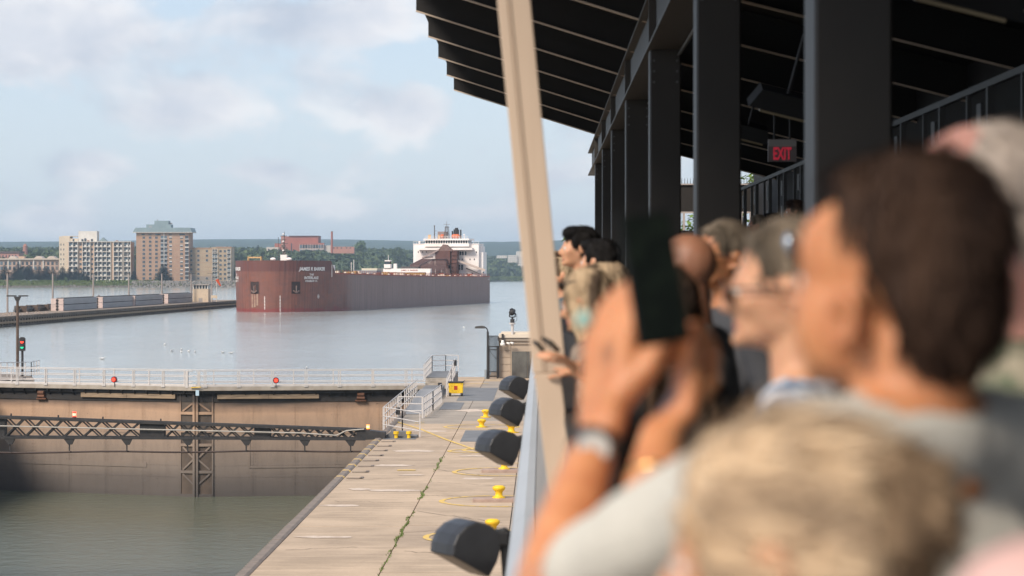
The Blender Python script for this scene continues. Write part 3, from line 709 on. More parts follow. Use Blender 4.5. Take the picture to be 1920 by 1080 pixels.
# stoplogs stored along the pier
sl_m = mat('grey stoplog paint', (.36, .36, .365), (.29, .29, .295), .12, .55, stretch=(1, 1, 3))
def pz(px, py): q = Wz(px, py, zt); return q
sets = [((116, 583), (182, 578.5), 2.95, 'nearest stack of grey stoplog panels on the pier with dotted end'), ((190, 578), (249, 574), 2.9, 'second stack of grey stoplog panels, beside the red machinery'),
        ((251, 574), (305, 570), 2.85, 'third stack of grey stoplog panels, before the gap'), ((313, 569.5), (361, 566.5), 2.9, 'farthest stack of grey stoplog panels beside the small control tower')]
dot_m = mat('black roundel', (.03, .025, .025)); pinkw = mat('pinkish white end plate', (.60, .47, .42), (.5, .38, .33), 1.5, .6)
for (a, b, h, lab) in sets:
    A = pz(*a); B = pz(*b); d = (B - A); L = Vector((d.x, d.y, 0)).length; rz = math.atan2(d.y, d.x)
    r = thing('stoplog_stack', lab, 'stoplog', (A.x, A.y, zt), rz, 'grey stoplog panels stored on the pier')
    for k in range(2): bevel(MB().b2((.6, 0, .05 + k * h / 2), (L, 2.4, (k + 1) * h / 2 - .12)).obj('panel', sl_m, r), .04, 1)
    MB().b2((.7, .2, .01), (L - .1, 2.2, h - .05)).obj('packing', M_blacksteel, r)
    for k in range(2): MB().b2((.0, -.35, .02 + k * h / 2), (.58, 2.6, (k + 1) * h / 2 - .05)).obj('end_plate', pinkw, r)
    for k in range(4): MB().cyl((.30, -.40, .35 + k * h / 4.2), (.30, -.351, .35 + k * h / 4.2), .24, n=10).obj('roundel', dot_m, r); MB().cyl((-.05, 1.1, .35 + k * h / 4.2), (-.001, 1.1, .35 + k * h / 4.2), .34, n=10).obj('roundel', dot_m, r)
    q = 1.5
    while q < L: MB().b2((q, .5, h - .12), (q + 1.0, 1.6, h + .12)).obj('lifting_lug', M_blacksteel, r); q += L / 9
    for k in range(2): MB().b2((.7, -.04, .10 + k * h / 2 + h * .17), (L - .1, -.003, .14 + k * h / 2 + h * .17)).obj('seam', sl_m, r)
r = thing('pier_machinery', 'rusty red machinery between the first two stoplog stacks', 'machinery', pz(186, 577))
for k in range(9):
    MB().cyl((U(-.8, .8), U(-2, 3), 0), (U(-.8, .8), U(-2, 3), U(1.8, 3.4)), .12).b2((U(-1, .5), U(-1, 2), U(.2, 2)), (U(.2, 1), U(2, 3), U(2.2, 2.9))).obj('frame', mat('rusty red machinery', (.17, .06, .045), (.06, .045, .04), 3, .7), r)
# long rack of dark timbers
r = thing('timber_rack', 'long dark rack of stacked beams left of the stoplogs', 'rack', pz(30, 586))
for k in range(5):
    o_ = U(-1, 1)
    MB().bar((-.5 + k * .25, o_, .35 + .42 * (k % 3)), (.8 + k * .25, 52 + o_, .5 + .45 * (k % 3)), .5, .28).obj('beam', mat('dark beam', (.10, .10, .10), (.18, .17, .16), .8), r)
for y_ in (2, 14, 26, 38, 50): MB().b2((-.8, y_, 0), (2.0, y_ + .5, 1.5)).obj('trestle', M_rust, r)
# lamp poles on the pier
for i, (px, pyb, lab) in enumerate([(14, 587, 'nearest pale lamp pole on the pier, behind the timber rack'), (99, 583, 'pale lamp pole on the pier just before the stoplogs'), (175, 578.5, 'pale lamp pole behind the first stoplog stack'),
        (241.5, 574, 'pale lamp pole behind the second stoplog stack'), (303.5, 569.6, 'pale lamp pole standing before the brown tower block'), (358.5, 567, 'pale lamp pole beside the small control tower'), (397, 566, 'pale lamp pole between the control tower and the windsock')]):
    A = pz(px, pyb - .6); H = 8.3 - zt + .2
    twin_lamp('pier_lamp', lab, (A.x, A.y, zt), H, 1.15 * min(1.25, A.y / 560), 'lamp poles along the guide pier', mat('pale pole', (.30, .25, .22), None, 2, .6), pw=1.8)
# control tower
A = pz(361, 566.3); sc = FPX / A.y
r = thing('control_tower', 'small cream control house with a band of windows at the end of the stoplogs', 'hut', (A.x, A.y, zt), -.02)
cr = mat('cream render', (.58, .46, .33), (.5, .39, .28), .8, .7)
MB().b2((0, 0, 0), (4.9, 4.6, 3.9)).obj('wall', cr, r); MB().b2((-.05, -.05, 3.9), (4.95, 4.65, 4.1)).obj('sill_band', cr, r)
MB().b2((.25, .25, 4.1), (4.65, 4.35, 5.2)).obj('glazing', M_glassd, r)
for x in (.15, 1.05, 1.95, 2.85, 3.75, 4.6): MB().b2((x, .1, 4.1), (x + .18, .3, 5.2)).obj('mullion', M_white, r)
MB().b2((-.25, -.25, 5.2), (5.15, 4.85, 5.5)).obj('roof', mat('dull roof', (.33, .29, .26)), r); MB().b2((1.9, -.03, .02), (3.1, 0, 1.2)).obj('door', mat('dull roof'  , (.33, .29, .26)), r)
A = pz(406, 566.0)
r = thing('windsock', 'orange windsock drooping from a thin pole at the far end of the pier', 'windsock', (A.x, A.y, zt))
MB().cyl((0, 0, 0), (0, 0, 7.2), .07, n=6).obj('pole', M_white, r)
MB().cyl((.1, 0, 7.0), (1.25, 0, 5.0), .55, .22, 10).obj('sock', mat('orange fabric', (.62, .10, .04), None, 3, .8), r)
A = pz(405, 566.2)
r = thing('pier_sign', 'small cream two legged sign board near the windsock', 'sign', (A.x - .3, A.y - 3, zt))
MB().b2((-.9, 0, 1.2), (1.1, .1, 2.1)).obj('board', cr, r)
for x in (-.7, .8): MB().b2((x, .01, 0), (x + .12, .09, 1.2)).obj('leg', cr, r)
# gulls on the water
gm = mat('gull plumage', (.75, .74, .72), (.45, .45, .46), 3, .8)
gb = MB().ell((0, 0, .10), (.10, .24, .11)).ell((0, .22, .22), (.06, .08, .06)).cyl((0, .28, .22), (0, .36, .20), .015, .005).cyl((0, -.18, .12), (0, -.38, .16), .06, .02).ell((.09, -.04, .13), (.03, .2, .07)).ell((-.09, -.04, .13), (.03, .2, .07)).mesh('gull', gm, True)
gulls = [(192, 674), (309, 647), (322, 659.5), (340, 661), (354, 660), (366, 661), (418, 662), (434, 663), (340, 657), (575, 691), (870, 615)]
for px, py in gulls:
    q = Wz(px, py, ZU); o = link('gull', gb, None, q, (0, 0, U(0, 6.28))); s_ = U(.9, 1.25); o.scale = (s_,) * 3
    tag(o, 'white gull floating on the calm water of the upper pool', 'gull', 'gulls floating above the gate')
# ================================================================== SHIP
SH = thing('bulk_carrier', 'long brown lake freighter with white aft house heading towards the lock', 'ship', (-78.9, 687.5, ZU), math.radians(-10.53))
SM = Matrix.Translation(SH.location) @ Matrix.Rotation(SH.rotation_euler.z, 4, 'Z')
def hw(y): return 16.0 if y >= 36 else 16.0 * (max(0, 1 - (1 - y / 36.0) ** 2.1)) ** (1 / 2.1)
LEN = 243.0
def deck(y): return 9.8 + 1.35 * (max(0, (LEN - y)) / LEN) ** 2.2
YF = 19.0
def top(y): return 14.7 if y < YF else (14.7 + (deck(y) + 0 - 14.7) * min(1, (y - YF) / 2.6))
# outline, from the port quarter round the stem to the starboard quarter
ysamp = [0, .05, .2, .5, 1, 1.8, 3, 4.5, 6.5, 9, 12, 15, YF, YF + 1.3, YF + 2.6, 26, 31, 36] + list(np.linspace(50, 236, 14)) + [241, LEN]
def hwe(y): return hw(y) if y < 236 else 16.0 - 1.4 * ((y - 236) / 7) ** 2
out = [(hwe(y), y) for y in ysamp]
ring_ = [(-x, y) for x, y in reversed(out)] + out[1:]
mb = MB(); N = len(ring_); lv = []
for kz, ff in enumerate([-.8, 0.0, .04, .2, .45, .7, .9, 1.0]):
    for (x, y) in ring_:
        zt_ = top(y); z_ = -1.5 if ff < 0 else zt_ * ff
        flare = 1 + (.012 * (ff - .5) if y < 36 else 0)
        lv.append((x * flare, y - (.5 * max(0, ff) if y < 20 else 0), z_))
fs = []
for k in range(7):
    for i in range(N - 1): fs.append((k * N + i, k * N + i + 1, (k + 1) * N + i + 1, (k + 1) * N + i))
    fs.append((k * N + N - 1, k * N, (k + 1) * N, (k + 1) * N + N - 1))
fs.append(tuple(range(N))[::-1])
mb.add(lv, fs)
m, t, p, outn = raw('ship hull paint')
co = t.add('ShaderNodeTexCoord').outputs['Object']; sx_, sy_, sz_ = t.add('ShaderNodeSeparateXYZ', {0: co}).outputs
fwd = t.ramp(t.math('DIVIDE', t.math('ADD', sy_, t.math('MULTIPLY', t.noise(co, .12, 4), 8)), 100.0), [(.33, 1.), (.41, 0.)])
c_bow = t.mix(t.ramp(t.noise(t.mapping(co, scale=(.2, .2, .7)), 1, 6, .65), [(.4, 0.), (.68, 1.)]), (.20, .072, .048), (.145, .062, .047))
c_side = t.mix(t.ramp(t.noise(t.mapping(co, scale=(1, .45, .04)), 1.6, 6, .7), [(.38, 0.), (.66, 1.)]), (.235, .135, .115), (.17, .095, .08))  # side greyer than bow: dust, plus its weaker light put into the colour
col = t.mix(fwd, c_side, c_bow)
up = t.ramp(t.math('DIVIDE', sz_, 20.0), [(.575, 0.), (.582, 1.)])
col = t.mix(t.math('MULTIPLY', t.math('MULTIPLY', up, fwd), .8), col, (.115, .038, .032))
low = t.ramp(t.math('DIVIDE', t.math('ADD', sz_, t.math('MULTIPLY', t.noise(t.mapping(co, scale=(.3, .3, 1)), 1, 5), 3.0)), 10.0), [(.22, 1.), (.27, 0.)])
col = t.mix(t.math('MULTIPLY', t.math('MULTIPLY', low, fwd), .8), col, (.21, .03, .028))
# plate lines and scrapes
bandz = t.noise(t.mapping(co, scale=(.02, .02, 1.1)), 1.0, 2)
scr = t.ramp(t.noise(t.mapping(co, scale=(.25, .12, 5.0)), 1.0, 5, .7), [(.56, 0.), (.74, 1.)])
zlow = t.ramp(t.math('DIVIDE', sz_, 10.0), [(.15, 1.), (.75, 0.)])
col = t.mix(t.math('MULTIPLY', t.math('MULTIPLY', scr, zlow), .45), col, (.27, .17, .14))
fr = t.add('ShaderNodeTexWave', {'Vector': t.mapping(co, scale=(0, 1, 0)), 'Scale': .115, 'Distortion': .6}, wave_type='BANDS', bands_direction='Y').outputs[1]
col = t.mix(t.math('MULTIPLY', t.ramp(fr, [(.90, 0.), (.99, 1.)]), .22), col, (.06, .045, .045))
t.set(p, 'Base Color', col); p.inputs['Roughness'].default_value = .55
fr2 = t.add('ShaderNodeTexWave', {'Vector': t.mapping(co, scale=(0, 1, 0)), 'Scale': .35}, wave_type='BANDS', bands_direction='Y').outputs[1]
b = t.add('ShaderNodeBump', {'Height': t.math('ADD', fr2, t.noise(t.mapping(co, scale=(.4, .4, .4)), 1, 5)), 'Strength': .35, 'Distance': .12}); t.l.new(b.outputs[0], p.inputs['Normal'])
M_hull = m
M_brown = mat('ship red brown', (.135, .058, .045), (.09, .042, .035), .5, .65)
M_deckred = mat('rail orange red', (.36, .085, .04), (.22, .05, .03), .8, .6)
M_shipw = mat('ship white', (.82, .76, .72), (.72, .62, .56), .15, .55, contrast=(.45, .8), stretch=(1, 1, .4))
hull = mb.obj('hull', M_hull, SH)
# deck plating (with the sheer) and raised forecastle deck
mb = MB(); vs = []; fs = []
yy_ = [YF + 1] + [25, 31, 36] + list(np.linspace(50, 236, 14)) + [LEN]
for i, y in enumerate(yy_): vs += [(-hwe(y) + .1, y, deck(y) - 1.0), (hwe(y) - .1, y, deck(y) - 1.0)]
for i in range(len(yy_) - 1): fs.append((2 * i, 2 * i + 1, 2 * i + 3, 2 * i + 2))
mb.add(vs, fs); mb.obj('deck', M_brown, SH)
fp = [(x * .985, y + .15, ) for x, y in ring_ if y <= YF + .1]
MB().prism(fp, 12.6, 13.6, 'z').obj('forecastle_deck', M_brown, SH)
MB().b2((-14.6, YF - .1, 10), (14.6, YF + .1, 13.6)).obj('forecastle_bulkhead', M_shipw, SH)
# rubbing ledge between the raised bulwark and the hull
mb = MB()
arc = [(0, 0, 0)]; L = 0
P_ = [(hw(y), y) for y in np.concatenate([np.linspace(0, .5, 12), np.linspace(.6, 36, 120), np.linspace(37, 60, 20)])]
arc = [(0.0, P_[0])]
for a, b_ in zip(P_, P_[1:]): L += math.hypot(b_[0] - a[0], b_[1] - a[1]); arc.append((L, b_))
def hull_pt(s, z, off=.05):
    a = abs(s); lo = 0
    for i in range(1, len(arc)):
        if arc[i][0] >= a: lo = i - 1; break
    (s0, p0), (s1, p1) = arc[lo], arc[lo + 1]; f = (a - s0) / max(1e-6, s1 - s0)
    x = p0[0] + (p1[0] - p0[0]) * f; y = p0[1] + (p1[1] - p0[1]) * f; tx, ty = (p1[0] - p0[0]), (p1[1] - p0[1]); n = math.hypot(tx, ty) or 1
    nx, ny = ty / n, -tx / n
    fl = 1 + .012 * (z / 14.7 - .5); yo = .5 * max(0, z / 14.7)
    sg_ = 1 if s >= 0 else -1
    return (sg_ * (x * fl + nx * off), y - yo + ny * off, z)
def s_at(px, right=True):
    best = None
    for i in range(0, 800):
        s = i * .06 * (1 if right else -1); q = PX(SM @ Vector(hull_pt(s, 8)))[0]
        if best is None or abs(q - px) < best[0]: best = (abs(q - px), s)
    return best[1]
def hull_patch(s0, s1, z0, z1, name, m_, off=.04, n=6):
    mb = MB(); vs = []; 
    for i in range(n + 1):
        s = s0 + (s1 - s0) * i / n; vs += [hull_pt(s, z0, off), hull_pt(s, z1, off)]
    return mb.add(vs, [(2 * i, 2 * i + 2, 2 * i + 3, 2 * i + 1) for i in range(n)]).obj(name, m_, SH)
M_letter = mat('white lettering', (.85, .80, .76), (.75, .68, .63), 1.2, .6)
def text_mesh(txt, width=None, height=1.0, shear=0.0, bold=.0):
    cu = bpy.data.curves.new('txt', 'FONT'); cu.body = txt; cu.size = 1; cu.shear = shear; cu.offset = bold; cu.resolution_u = 2; cu.align_x = 'CENTER'
    o = bpy.data.objects.new('t', cu); COL.objects.link(o); bpy.context.view_layer.update()
    me = bpy.data.meshes.new_from_object(o.evaluated_get(bpy.context.evaluated_depsgraph_get())); bpy.data.objects.remove(o); bpy.data.curves.remove(cu)
    vs = np.array([v.co for v in me.vertices]); 
    w_ = vs[:, 0].max() - vs[:, 0].min(); cx = (vs[:, 0].max() + vs[:, 0].min()) / 2; h_ = vs[:, 1].max() - vs[:, 1].min(); y0 = vs[:, 1].min()
    vs[:, 0] = (vs[:, 0] - cx) * ((width / w_) if width else height / h_); vs[:, 1] = (vs[:, 1] - y0) * (height / h_)
    fs = [tuple(p_.vertices) for p_ in me.polygons]; bpy.data.meshes.remove(me); return vs, fs
def hull_text(txt, s0, s1, z, h, **k):
    vs, fs = text_mesh(txt, abs(s1 - s0), h, **k); sc_ = (s0 + s1) / 2
    MB().add([hull_pt(sc_ + v[0], z + v[1], .06) for v in vs], fs).obj('lettering', M_letter, SH)
R0, R1 = s_at(560), s_at(609)
hull_text('JAMES R BARKER', R0, R1, 11.5, 1.35, shear=.25, bold=.035)
rc = s_at(584); hwid = (R1 - R0)
hull_text('THE', rc - hwid * .07, rc + hwid * .09, 10.35, .62, bold=.02)
hull_text('INTERLAKE', rc - hwid * .25, rc + hwid * .28, 9.35, .80, bold=.03)
hull_text('STEAMSHIP CO.', rc - hwid * .22, rc + hwid * .24, 8.55, .55, bold=.02)
hull_text('JAMES R BARKER', -R1, -R0, 11.5, 1.35, shear=.25, bold=.035)
hull_text('THE', -rc - hwid * .09, -rc + hwid * .07, 10.35, .62, bold=.02)
hull_text('INTERLAKE', -rc - hwid * .28, -rc + hwid * .25, 9.35, .80, bold=.03)
hull_text('STEAMSHIP CO.', -rc - hwid * .24, -rc + hwid * .22, 8.55, .55, bold=.02)
# anchor pockets
M_pocket = mat('anchor pocket dark', (.03, .022, .02), (.06, .03, .025), 1.5, .8)
for px, right in ((555, True), (477, False)):
    s = s_at(px, right); ws = 1.45 if right else 1.45
    hull_patch(s - ws, s + ws, 5.2, 8.6, 'anchor_pocket', M_pocket, .03)
    fr_ = MB()
    for (a, b_, c_, d_) in ((s - ws - .12, s - ws, 5.1, 8.7), (s + ws, s + ws + .12, 5.1, 8.7)):
        fr_.add([hull_pt(a, c_, .10), hull_pt(b_, c_, .10), hull_pt(b_, d_, .10), hull_pt(a, d_, .10)], [(0, 1, 2, 3)])
    fr_.add([hull_pt(s - ws - .12, 8.6, .10), hull_pt(s + ws + .12, 8.6, .10), hull_pt(s + ws + .12, 8.72, .10), hull_pt(s - ws - .12, 8.72, .10)], [(0, 1, 2, 3)]).obj('pocket_frame', M_brown, SH)
    a = Vector(hull_pt(s, 6.2, .25)); tt = (Vector(hull_pt(s + .5, 6.2)) - Vector(hull_pt(s - .5, 6.2))).normalized()
    MB().bar(a - Vector((0, 0, .6)), a + Vector((0, 0, 1.3)), .28, .28).bar(a - tt * 1.0 - Vector((0, 0, .1)), a - Vector((0, 0, .7)), .3, .35).bar(a + tt * 1.0 - Vector((0, 0, .1)), a - Vector((0, 0, .7)), .3, .35).obj('anchor', mat('anchor steel', (.14, .11, .10), (.22, .12, .09), 2, .7), SH)
    for q_ in range(2 if right else 3):
        sx2 = s + (-.9 + q_ * .9); MBx = None
        hull_patch(sx2 - .3, sx2 + .3, 1.2 + rnd(), 5.1, 'rust_streak', mat('pale rust run', (.34, .24, .17), (.25, .12, .09), 1.0, .8) if not right else mat('rust run', (.27, .11, .08), (.20, .08, .06), 1.0, .8), .045, 3)
M_rs = mat('rust weep', (.25, .095, .06), (.17, .07, .05), 1.2, .8)
random.seed(5)
for i in range(46):
    s_ = U(-20, 250) if i % 2 else U(-18, 45); zt_ = U(5, 10) if s_ > 45 else U(3, 10.8)
    if s_ > 45:
        y_ = s_; w_ = U(.05, .18); MB().add([(16.045, y_ - w_, zt_), (16.045, y_ + w_, zt_), (16.045, y_ + w_ * .3, zt_ - U(1.5, 4)), (16.045, y_ - w_ * .2, zt_ - U(1, 3))], [(0, 1, 2, 3)]).obj('rust_streak', M_rs, SH) if y_ < 230 else None
    else: hull_patch(s_, s_ + U(.08, .25), zt_ - U(1, 3.5), zt_, 'rust_streak', M_rs, .03, 1)
# draught marks, bow thruster and load line roundels
for px, zz0, zz1 in ((497, .8, 4.3), (525, .2, 4.6)):
    s = s_at(px, px > 515)
    z = zz0
    while z < zz1:
        hull_patch(s - .16, s + .16, z, z + .22, 'draught_mark', M_letter, .05, 1); z += .42
for px, right in ((597, True), (455, False)):
    s = s_at(px, right); vs = []
    n = 16; vs = [hull_pt(s + .42 * math.cos(6.283 * i / n), 4.35 + .55 * math.sin(6.283 * i / n), .06) for i in range(n)] + [hull_pt(s + .28 * math.cos(6.283 * i / n), 4.35 + .38 * math.sin(6.283 * i / n), .06) for i in range(n)]
    mk = MB().add(vs, [(i, (i + 1) % n, n + (i + 1) % n, n + i) for i in range(n)])
    mk.add([hull_pt(s - .28, 4.30, .06), hull_pt(s + .28, 4.30, .06), hull_pt(s + .28, 4.42, .06), hull_pt(s - .28, 4.42, .06)], [(0, 1, 2, 3)]).obj('roundel', M_letter, SH)
# bulwark rail line and deck-edge fittings
mb = MB()
for sgn in (-1, 1):
    pr = [(sgn * (hwe(y) - .05), y, deck(y)) for y in [YF + 2.6, 26, 31, 36] + list(np.linspace(50, 236, 14)) + [241, LEN]]
    for a, b_ in zip(pr, pr[1:]): mb.bar(Vector(a) + Vector((0, 0, .1)), Vector(b_) + Vector((0, 0, .1)), .35, .35)
mb.obj('deck_edge', M_deckred, SH)
mb = MB(); y = YF + 4
while y < LEN - 2:
    for sgn in (-1, 1): mb.bar((sgn * (hwe(y) - .3), y, deck(y)), (sgn * (hwe(y) - .3), y, deck(y) + 1.1), .12, .12)
    y += 2.6
for sgn in (-1, 1):
    for hz_ in (.6, 1.1):
        ys2 = [YF + 4] + list(np.linspace(40, LEN - 2, 14))
        for a, b_ in zip(ys2, ys2[1:]): mb.bar((sgn * (hwe(a) - .3), a, deck(a) + hz_), (sgn * (hwe(b_) - .3), b_, deck(b_) + hz_), .06, .06)
mb.obj('deck_rail', M_deckred, SH)['kind'] = 'stuff'
fit = MB().ell((0, 0, .25), (.42, .42, .32), 8, 5).mesh('deck_light', mat('pale fitting', (.75, .62, .50), None, 2, .6))
for i in range(24):
    y = 30 + i * 8.8; link('deck_light', fit, SH, (15.5, y, deck(y) + .1))
for i in range(44):
    y = 42 + i * 3.9 + U(-1, 1); x = U(6, 14.5); hgt = U(.5, 1.4); zz = deck(y) - 1
    MB().b2((x - U(.3, 1.3), y, zz), (x + U(.3, 1.0), y + U(.5, 2), zz + 1 + hgt)).obj('deck_fitting', random.choice([M_deckred, M_brown, M_brown, mat('pale fitting'  , (1, 1, 1)), mat('ochre fitting', (.42, .26, .08))]), SH)
# hatches (one long row of grey-red covers)
for i in range(20): 
    y = 50 + i * 6.2; MB().b2((-11, y, deck(y) - 1), (11, y + 4.6, deck(y) + .55)).obj('hatch_cover', mat('hatch cover', (.20, .085, .065), (.26, .20, .18), .2, .7), SH)
# deck cargo-handling bits seen above the rail
def shp(px, y, zabs):   # local x for a pixel at local y
    lo, hi = -16, 16
    for _ in range(40):
        mid = (lo + hi) / 2
        if PX(SM @ Vector((mid, y, zabs)))[0] < px: lo = mid
        else: hi = mid
    return lo
x0, x1 = shp(612, YF + 3.5, 12), shp(625, YF + 3.5, 12)
MB().prism([(x0 - 4, 9), (x1, 9), (x1, 13.4), (x0 - 4, 13.4)], YF + 1, YF + 5.5).obj('forward_house', M_shipw, SH)
x0, x1 = shp(664, 84, 10), shp(706, 84, 10); MB().b2((x0, 84, 9.5), (x1, 90, 12.0)).obj('grey_locker', mat('grey locker', (.25, .26, .28)), SH)
x0, x1 = shp(678, 100, 10), shp(707, 100, 10); MB().b2((x0, 100, 9.5), (x1, 108, 12.7)).obj('cream_locker', mat('cream locker', (.60, .55, .42)), SH)
# travelling hatch crane: long white beam with name in red
x0, x1 = shp(704, 146, 12), shp(807, 146, 12)
MB().b2((x0, 146, 11.4), (x1, 148, 12.7)).obj('hatch_crane_beam', M_shipw, SH)
for x in (x0 + .6, x1 - .8): MB().b2((x - .6, 145.6, 9.0), (x + .6, 148.4, 11.4)).obj('hatch_crane_leg', M_shipw, SH)
MB().b2((x0 + 3, 146.3, 10.6), (x1 - 2, 147.7, 11.4)).obj('hatch_crane_truss', mat('ochre fitting'), SH)
vs, fs = text_mesh('JAMES  R  BARKER', 6.0, .6, 0, .02)
MB().add([(x0 + 12 + v[0], 145.95, 11.75 + v[1]) for v in vs], fs).obj('lettering', M_deckred, SH)
x0, x1 = shp(720.5, 146, 14), shp(732.5, 146, 14)
MB().b2((x0, 145.6, 12.9), (x1, 148, 14.2)).b2((x0 + .2, 145.8, 15.2), (x1 - .1, 148, 15.6)).obj('crane_cab', M_shipw, SH); MB().b2((x0 + .3, 145.9, 14.2), (x1 - .3, 147.8, 15.2)).obj('cab_window', M_glassd, SH)
MB().b2((x1 + 1.0, 146, 12.7), (x1 + 2.1, 147, 14.4)).cyl((x0 + 1.2, 147, 15.6), (x0 + 1.2, 147, 17.4), .08).obj('crane_post', M_shipw, SH)
for x, h in ((shp(657, 50, 12), 14.5), (shp(665, 52, 12), 15.2)): MB().cyl((x, 51, 10), (x, 51, h), .09).obj('deck_mast', M_shipw, SH)
# forecastle gear
def fcx(px): return shp(px, 8, 14)
mb = MB(); x0, x1 = fcx(464), fcx(490)
mb.b2((x0, 8, 14.7), (x0 + .3, 9, 15.9)).b2((x1 - .3, 8, 14.7), (x1, 9, 15.9)).b2((x0, 8, 15.4), (x1, 9, 15.8)).obj('windlass_frame', mat('ochre cream', (.62, .42, .20), (.55, .30, .12), 2), SH)
for px in (512, 542): MB().ell((fcx(px), 8, 15.1), (.9, .6, .5)).obj('winch_cover', M_shipw, SH, True)
x0 = fcx(530)
MB().b2((x0 - 1.0, 9, 14.6), (x0 + .9, 10.5, 16.4)).obj('mast_house', M_shipw, SH)
M_mast = mat('dark mast', (.06, .05, .05), (.16, .14, .13), 2)
mb = MB().cyl((x0 - .3, 10, 16.4), (x0 - .1, 10, 23.0), .26, .08).cyl((x0 - 1.9, 10, 14.7), (x0 - 1.9, 10, 21.5), .07)
for zz, ww in ((17.4, 1.4), (18.4, 1.2), (19.6, 1.5), (20.7, .8), (21.8, 1.1)): mb.bar((x0 - .2 - ww, 10, zz), (x0 - .1 + ww * .7, 10, zz), .16, .16)
for zz in (16.9, 17.9, 18.9): mb.box((x0 + U(-.5, .4), 9.9, zz), (1.0, .6, .55))
mb.obj('fore_mast', M_mast, SH)
for zz in (17.6, 20.2, 22.3): MB().ell((x0 - .3, 9.6, zz), (.3, .3, .25)).obj('mast_lamp', M_shipw, SH)
# aft house
HY0 = 229.0
def hx(px): return shp(px, HY0, 16)
xl, xr = hx(775), hx(897.5)
zd = 8.8; z458 = (514 - 458) / FPX * 915 + CAMZ + 2.5
MB().b2((xl, HY0, zd), (xr, HY0 + 9, z458)).obj('house_wall', M_shipw, SH)
MB().b2((xr + .002, HY0 + 1.6, zd), (xr + 1.4, HY0 + 8, z458 - 3)).b2((xr + .002, HY0 + 2.0, z458 - 3), (xr + .7, HY0 + 8, z458 - .8)).obj('stair_tower', M_shipw, SH)
def hz_(py): return (514 - py) / FPX * 915 + CAMZ + 2.5
def hwin(px0, px1, py0, py1, nm='window', yy=HY0, m_=None):
    MB().b2((shp(px0, yy, 16), yy - .06, hz_(py1)), (shp(px1, yy, 16), yy - .001, hz_(py0))).obj(nm, m_ or M_glassd, SH)
for px in (784.3, 792.5, 799.5): hwin(px - .8, px + .8, 471, 474)
for px, py in ((893.5, 473), (881.2, 486.5), (889.4, 486.5), (860.5, 486.5), (867, 486.5), (876, 513), (885.5, 513), (906, 511)): hwin(px - 1, px + 1, py - 1.4, py + 1.4)
for px in (859, 863.4, 867.9, 873): hwin(px - 1.6, px + 1.6, 471.7, 478.5)
for px in (861, 866.4): hwin(px - 1.8, px + 1.8, 496.5, 506)
# house tie beam with dark shadow ledge, bridge
MB().b2((hx(786), HY0 - 2.6, hz_(469.0)), (hx(888), HY0, hz_(464.8))).obj('bridge_wing_deck', M_shipw, SH)
bl, br = hx(799), hx(878)
MB().b2((bl, HY0 + .5, z458), (br, HY0 + 7, hz_(455))).obj('bridge_lower', M_shipw, SH)
MB().b2((bl - .5, HY0 - 1.6, hz_(462.5)), (br + .6, HY0 + 7.4, hz_(456.5))).obj('bridge_front', M_shipw, SH)
MB().b2((bl + .1, HY0 - 1.0, hz_(456.5)), (br - .1, HY0 + 6.8, hz_(451))).obj('bridge_windows', M_glassd, SH)
n_ = 17
for i in range(n_ + 1):
    x = bl + (br - bl) * i / n_; MB().b2((x - .13, HY0 - 1.12, hz_(456.5)), (x + .13, HY0 - .9, hz_(451))).obj('window_post', M_shipw, SH)
MB().b2((bl - .6, HY0 - 1.9, hz_(451)), (br + .7, HY0 + 7.4, hz_(447.6))).obj('bridge_roof', M_shipw, SH)
MB().b2((xl - .1, HY0 - .15, z458), (xr + .1, HY0 + 9.1, z458 + .22)).obj('house_top', M_shipw, SH)
mb = MB()
for x in np.linspace(bl, br, 16): mb.bar((x, HY0 - 1.5, hz_(447.6)), (x, HY0 - 1.5, hz_(443)), .08, .08)
for zz in (hz_(445), hz_(443)): mb.bar((bl, HY0 - 1.5, zz), (br, HY0 - 1.5, zz), .08, .08)
for x in list(np.linspace(xl, bl, 5)) + list(np.linspace(br, xr, 5)): mb.bar((x, HY0, z458), (x, HY0, z458 + 1.1), .07, .07)
mb.bar((xl, HY0, z458 + 1.1), (bl, HY0, z458 + 1.1), .07, .07).bar((br, HY0, z458 + 1.1), (xr, HY0, z458 + 1.1), .07, .07)
mb.obj('house_rail', M_shipw, SH)['kind'] = 'stuff'
# things on the bridge roof
zr = hz_(447.6)
MB().b2((hx(816), HY0 + 4, zr), (hx(832), HY0 + 8, hz_(434))).obj('funnel_casing', mat('grey brown casing', (.26, .20, .19)), SH)
for px in (828.5, 851, 856): MB().ell((hx(px), HY0 + 1, zr + .9), (1.2 if px > 830 else .9, 1.2, .85)).obj('orange_lifeboat', mat('lifeboat orange', (.60, .14, .05), None, 2, .5), SH, True)
for px, top_, r_ in ((846.5, 430, .32), (850.5, 427, .62), (854, 430, .3), (858.5, 430.5, .30), (843, 433, .3)): MB().cyl((hx(px), HY0 + 5, zr), (hx(px), HY0 + 5, hz_(top_)), r_, n=10).obj('exhaust_pipe', mat('soot black', (.035, .032, .032)), SH)
mb = MB(); cx = hx(837)
for sgn in (-1, 1):
    for yy in (HY0, HY0 + 1.5): mb.bar((cx + sgn * 1.0, yy, zr), (cx + sgn * .35, yy, hz_(424)), .16, .16)
for k in range(7):
    zz = zr + k * .66; a = 1.0 - k * .09
    mb.bar((cx - a, HY0, zz), (cx + a, HY0, zz + .6), .10, .10).bar((cx + a, HY0, zz), (cx - a, HY0, zz + .6), .10, .10)
mb.bar((cx, HY0 + .5, hz_(424)), (cx, HY0 + .5, hz_(415)), .12, .12).bar((cx - 1.2, HY0 + .5, hz_(421)), (cx + 1.2, HY0 + .5, hz_(421)), .12, .12).bar((cx - .8, HY0 + .5, hz_(427)), (cx + .9, HY0 + .5, hz_(427)), .2, .2)
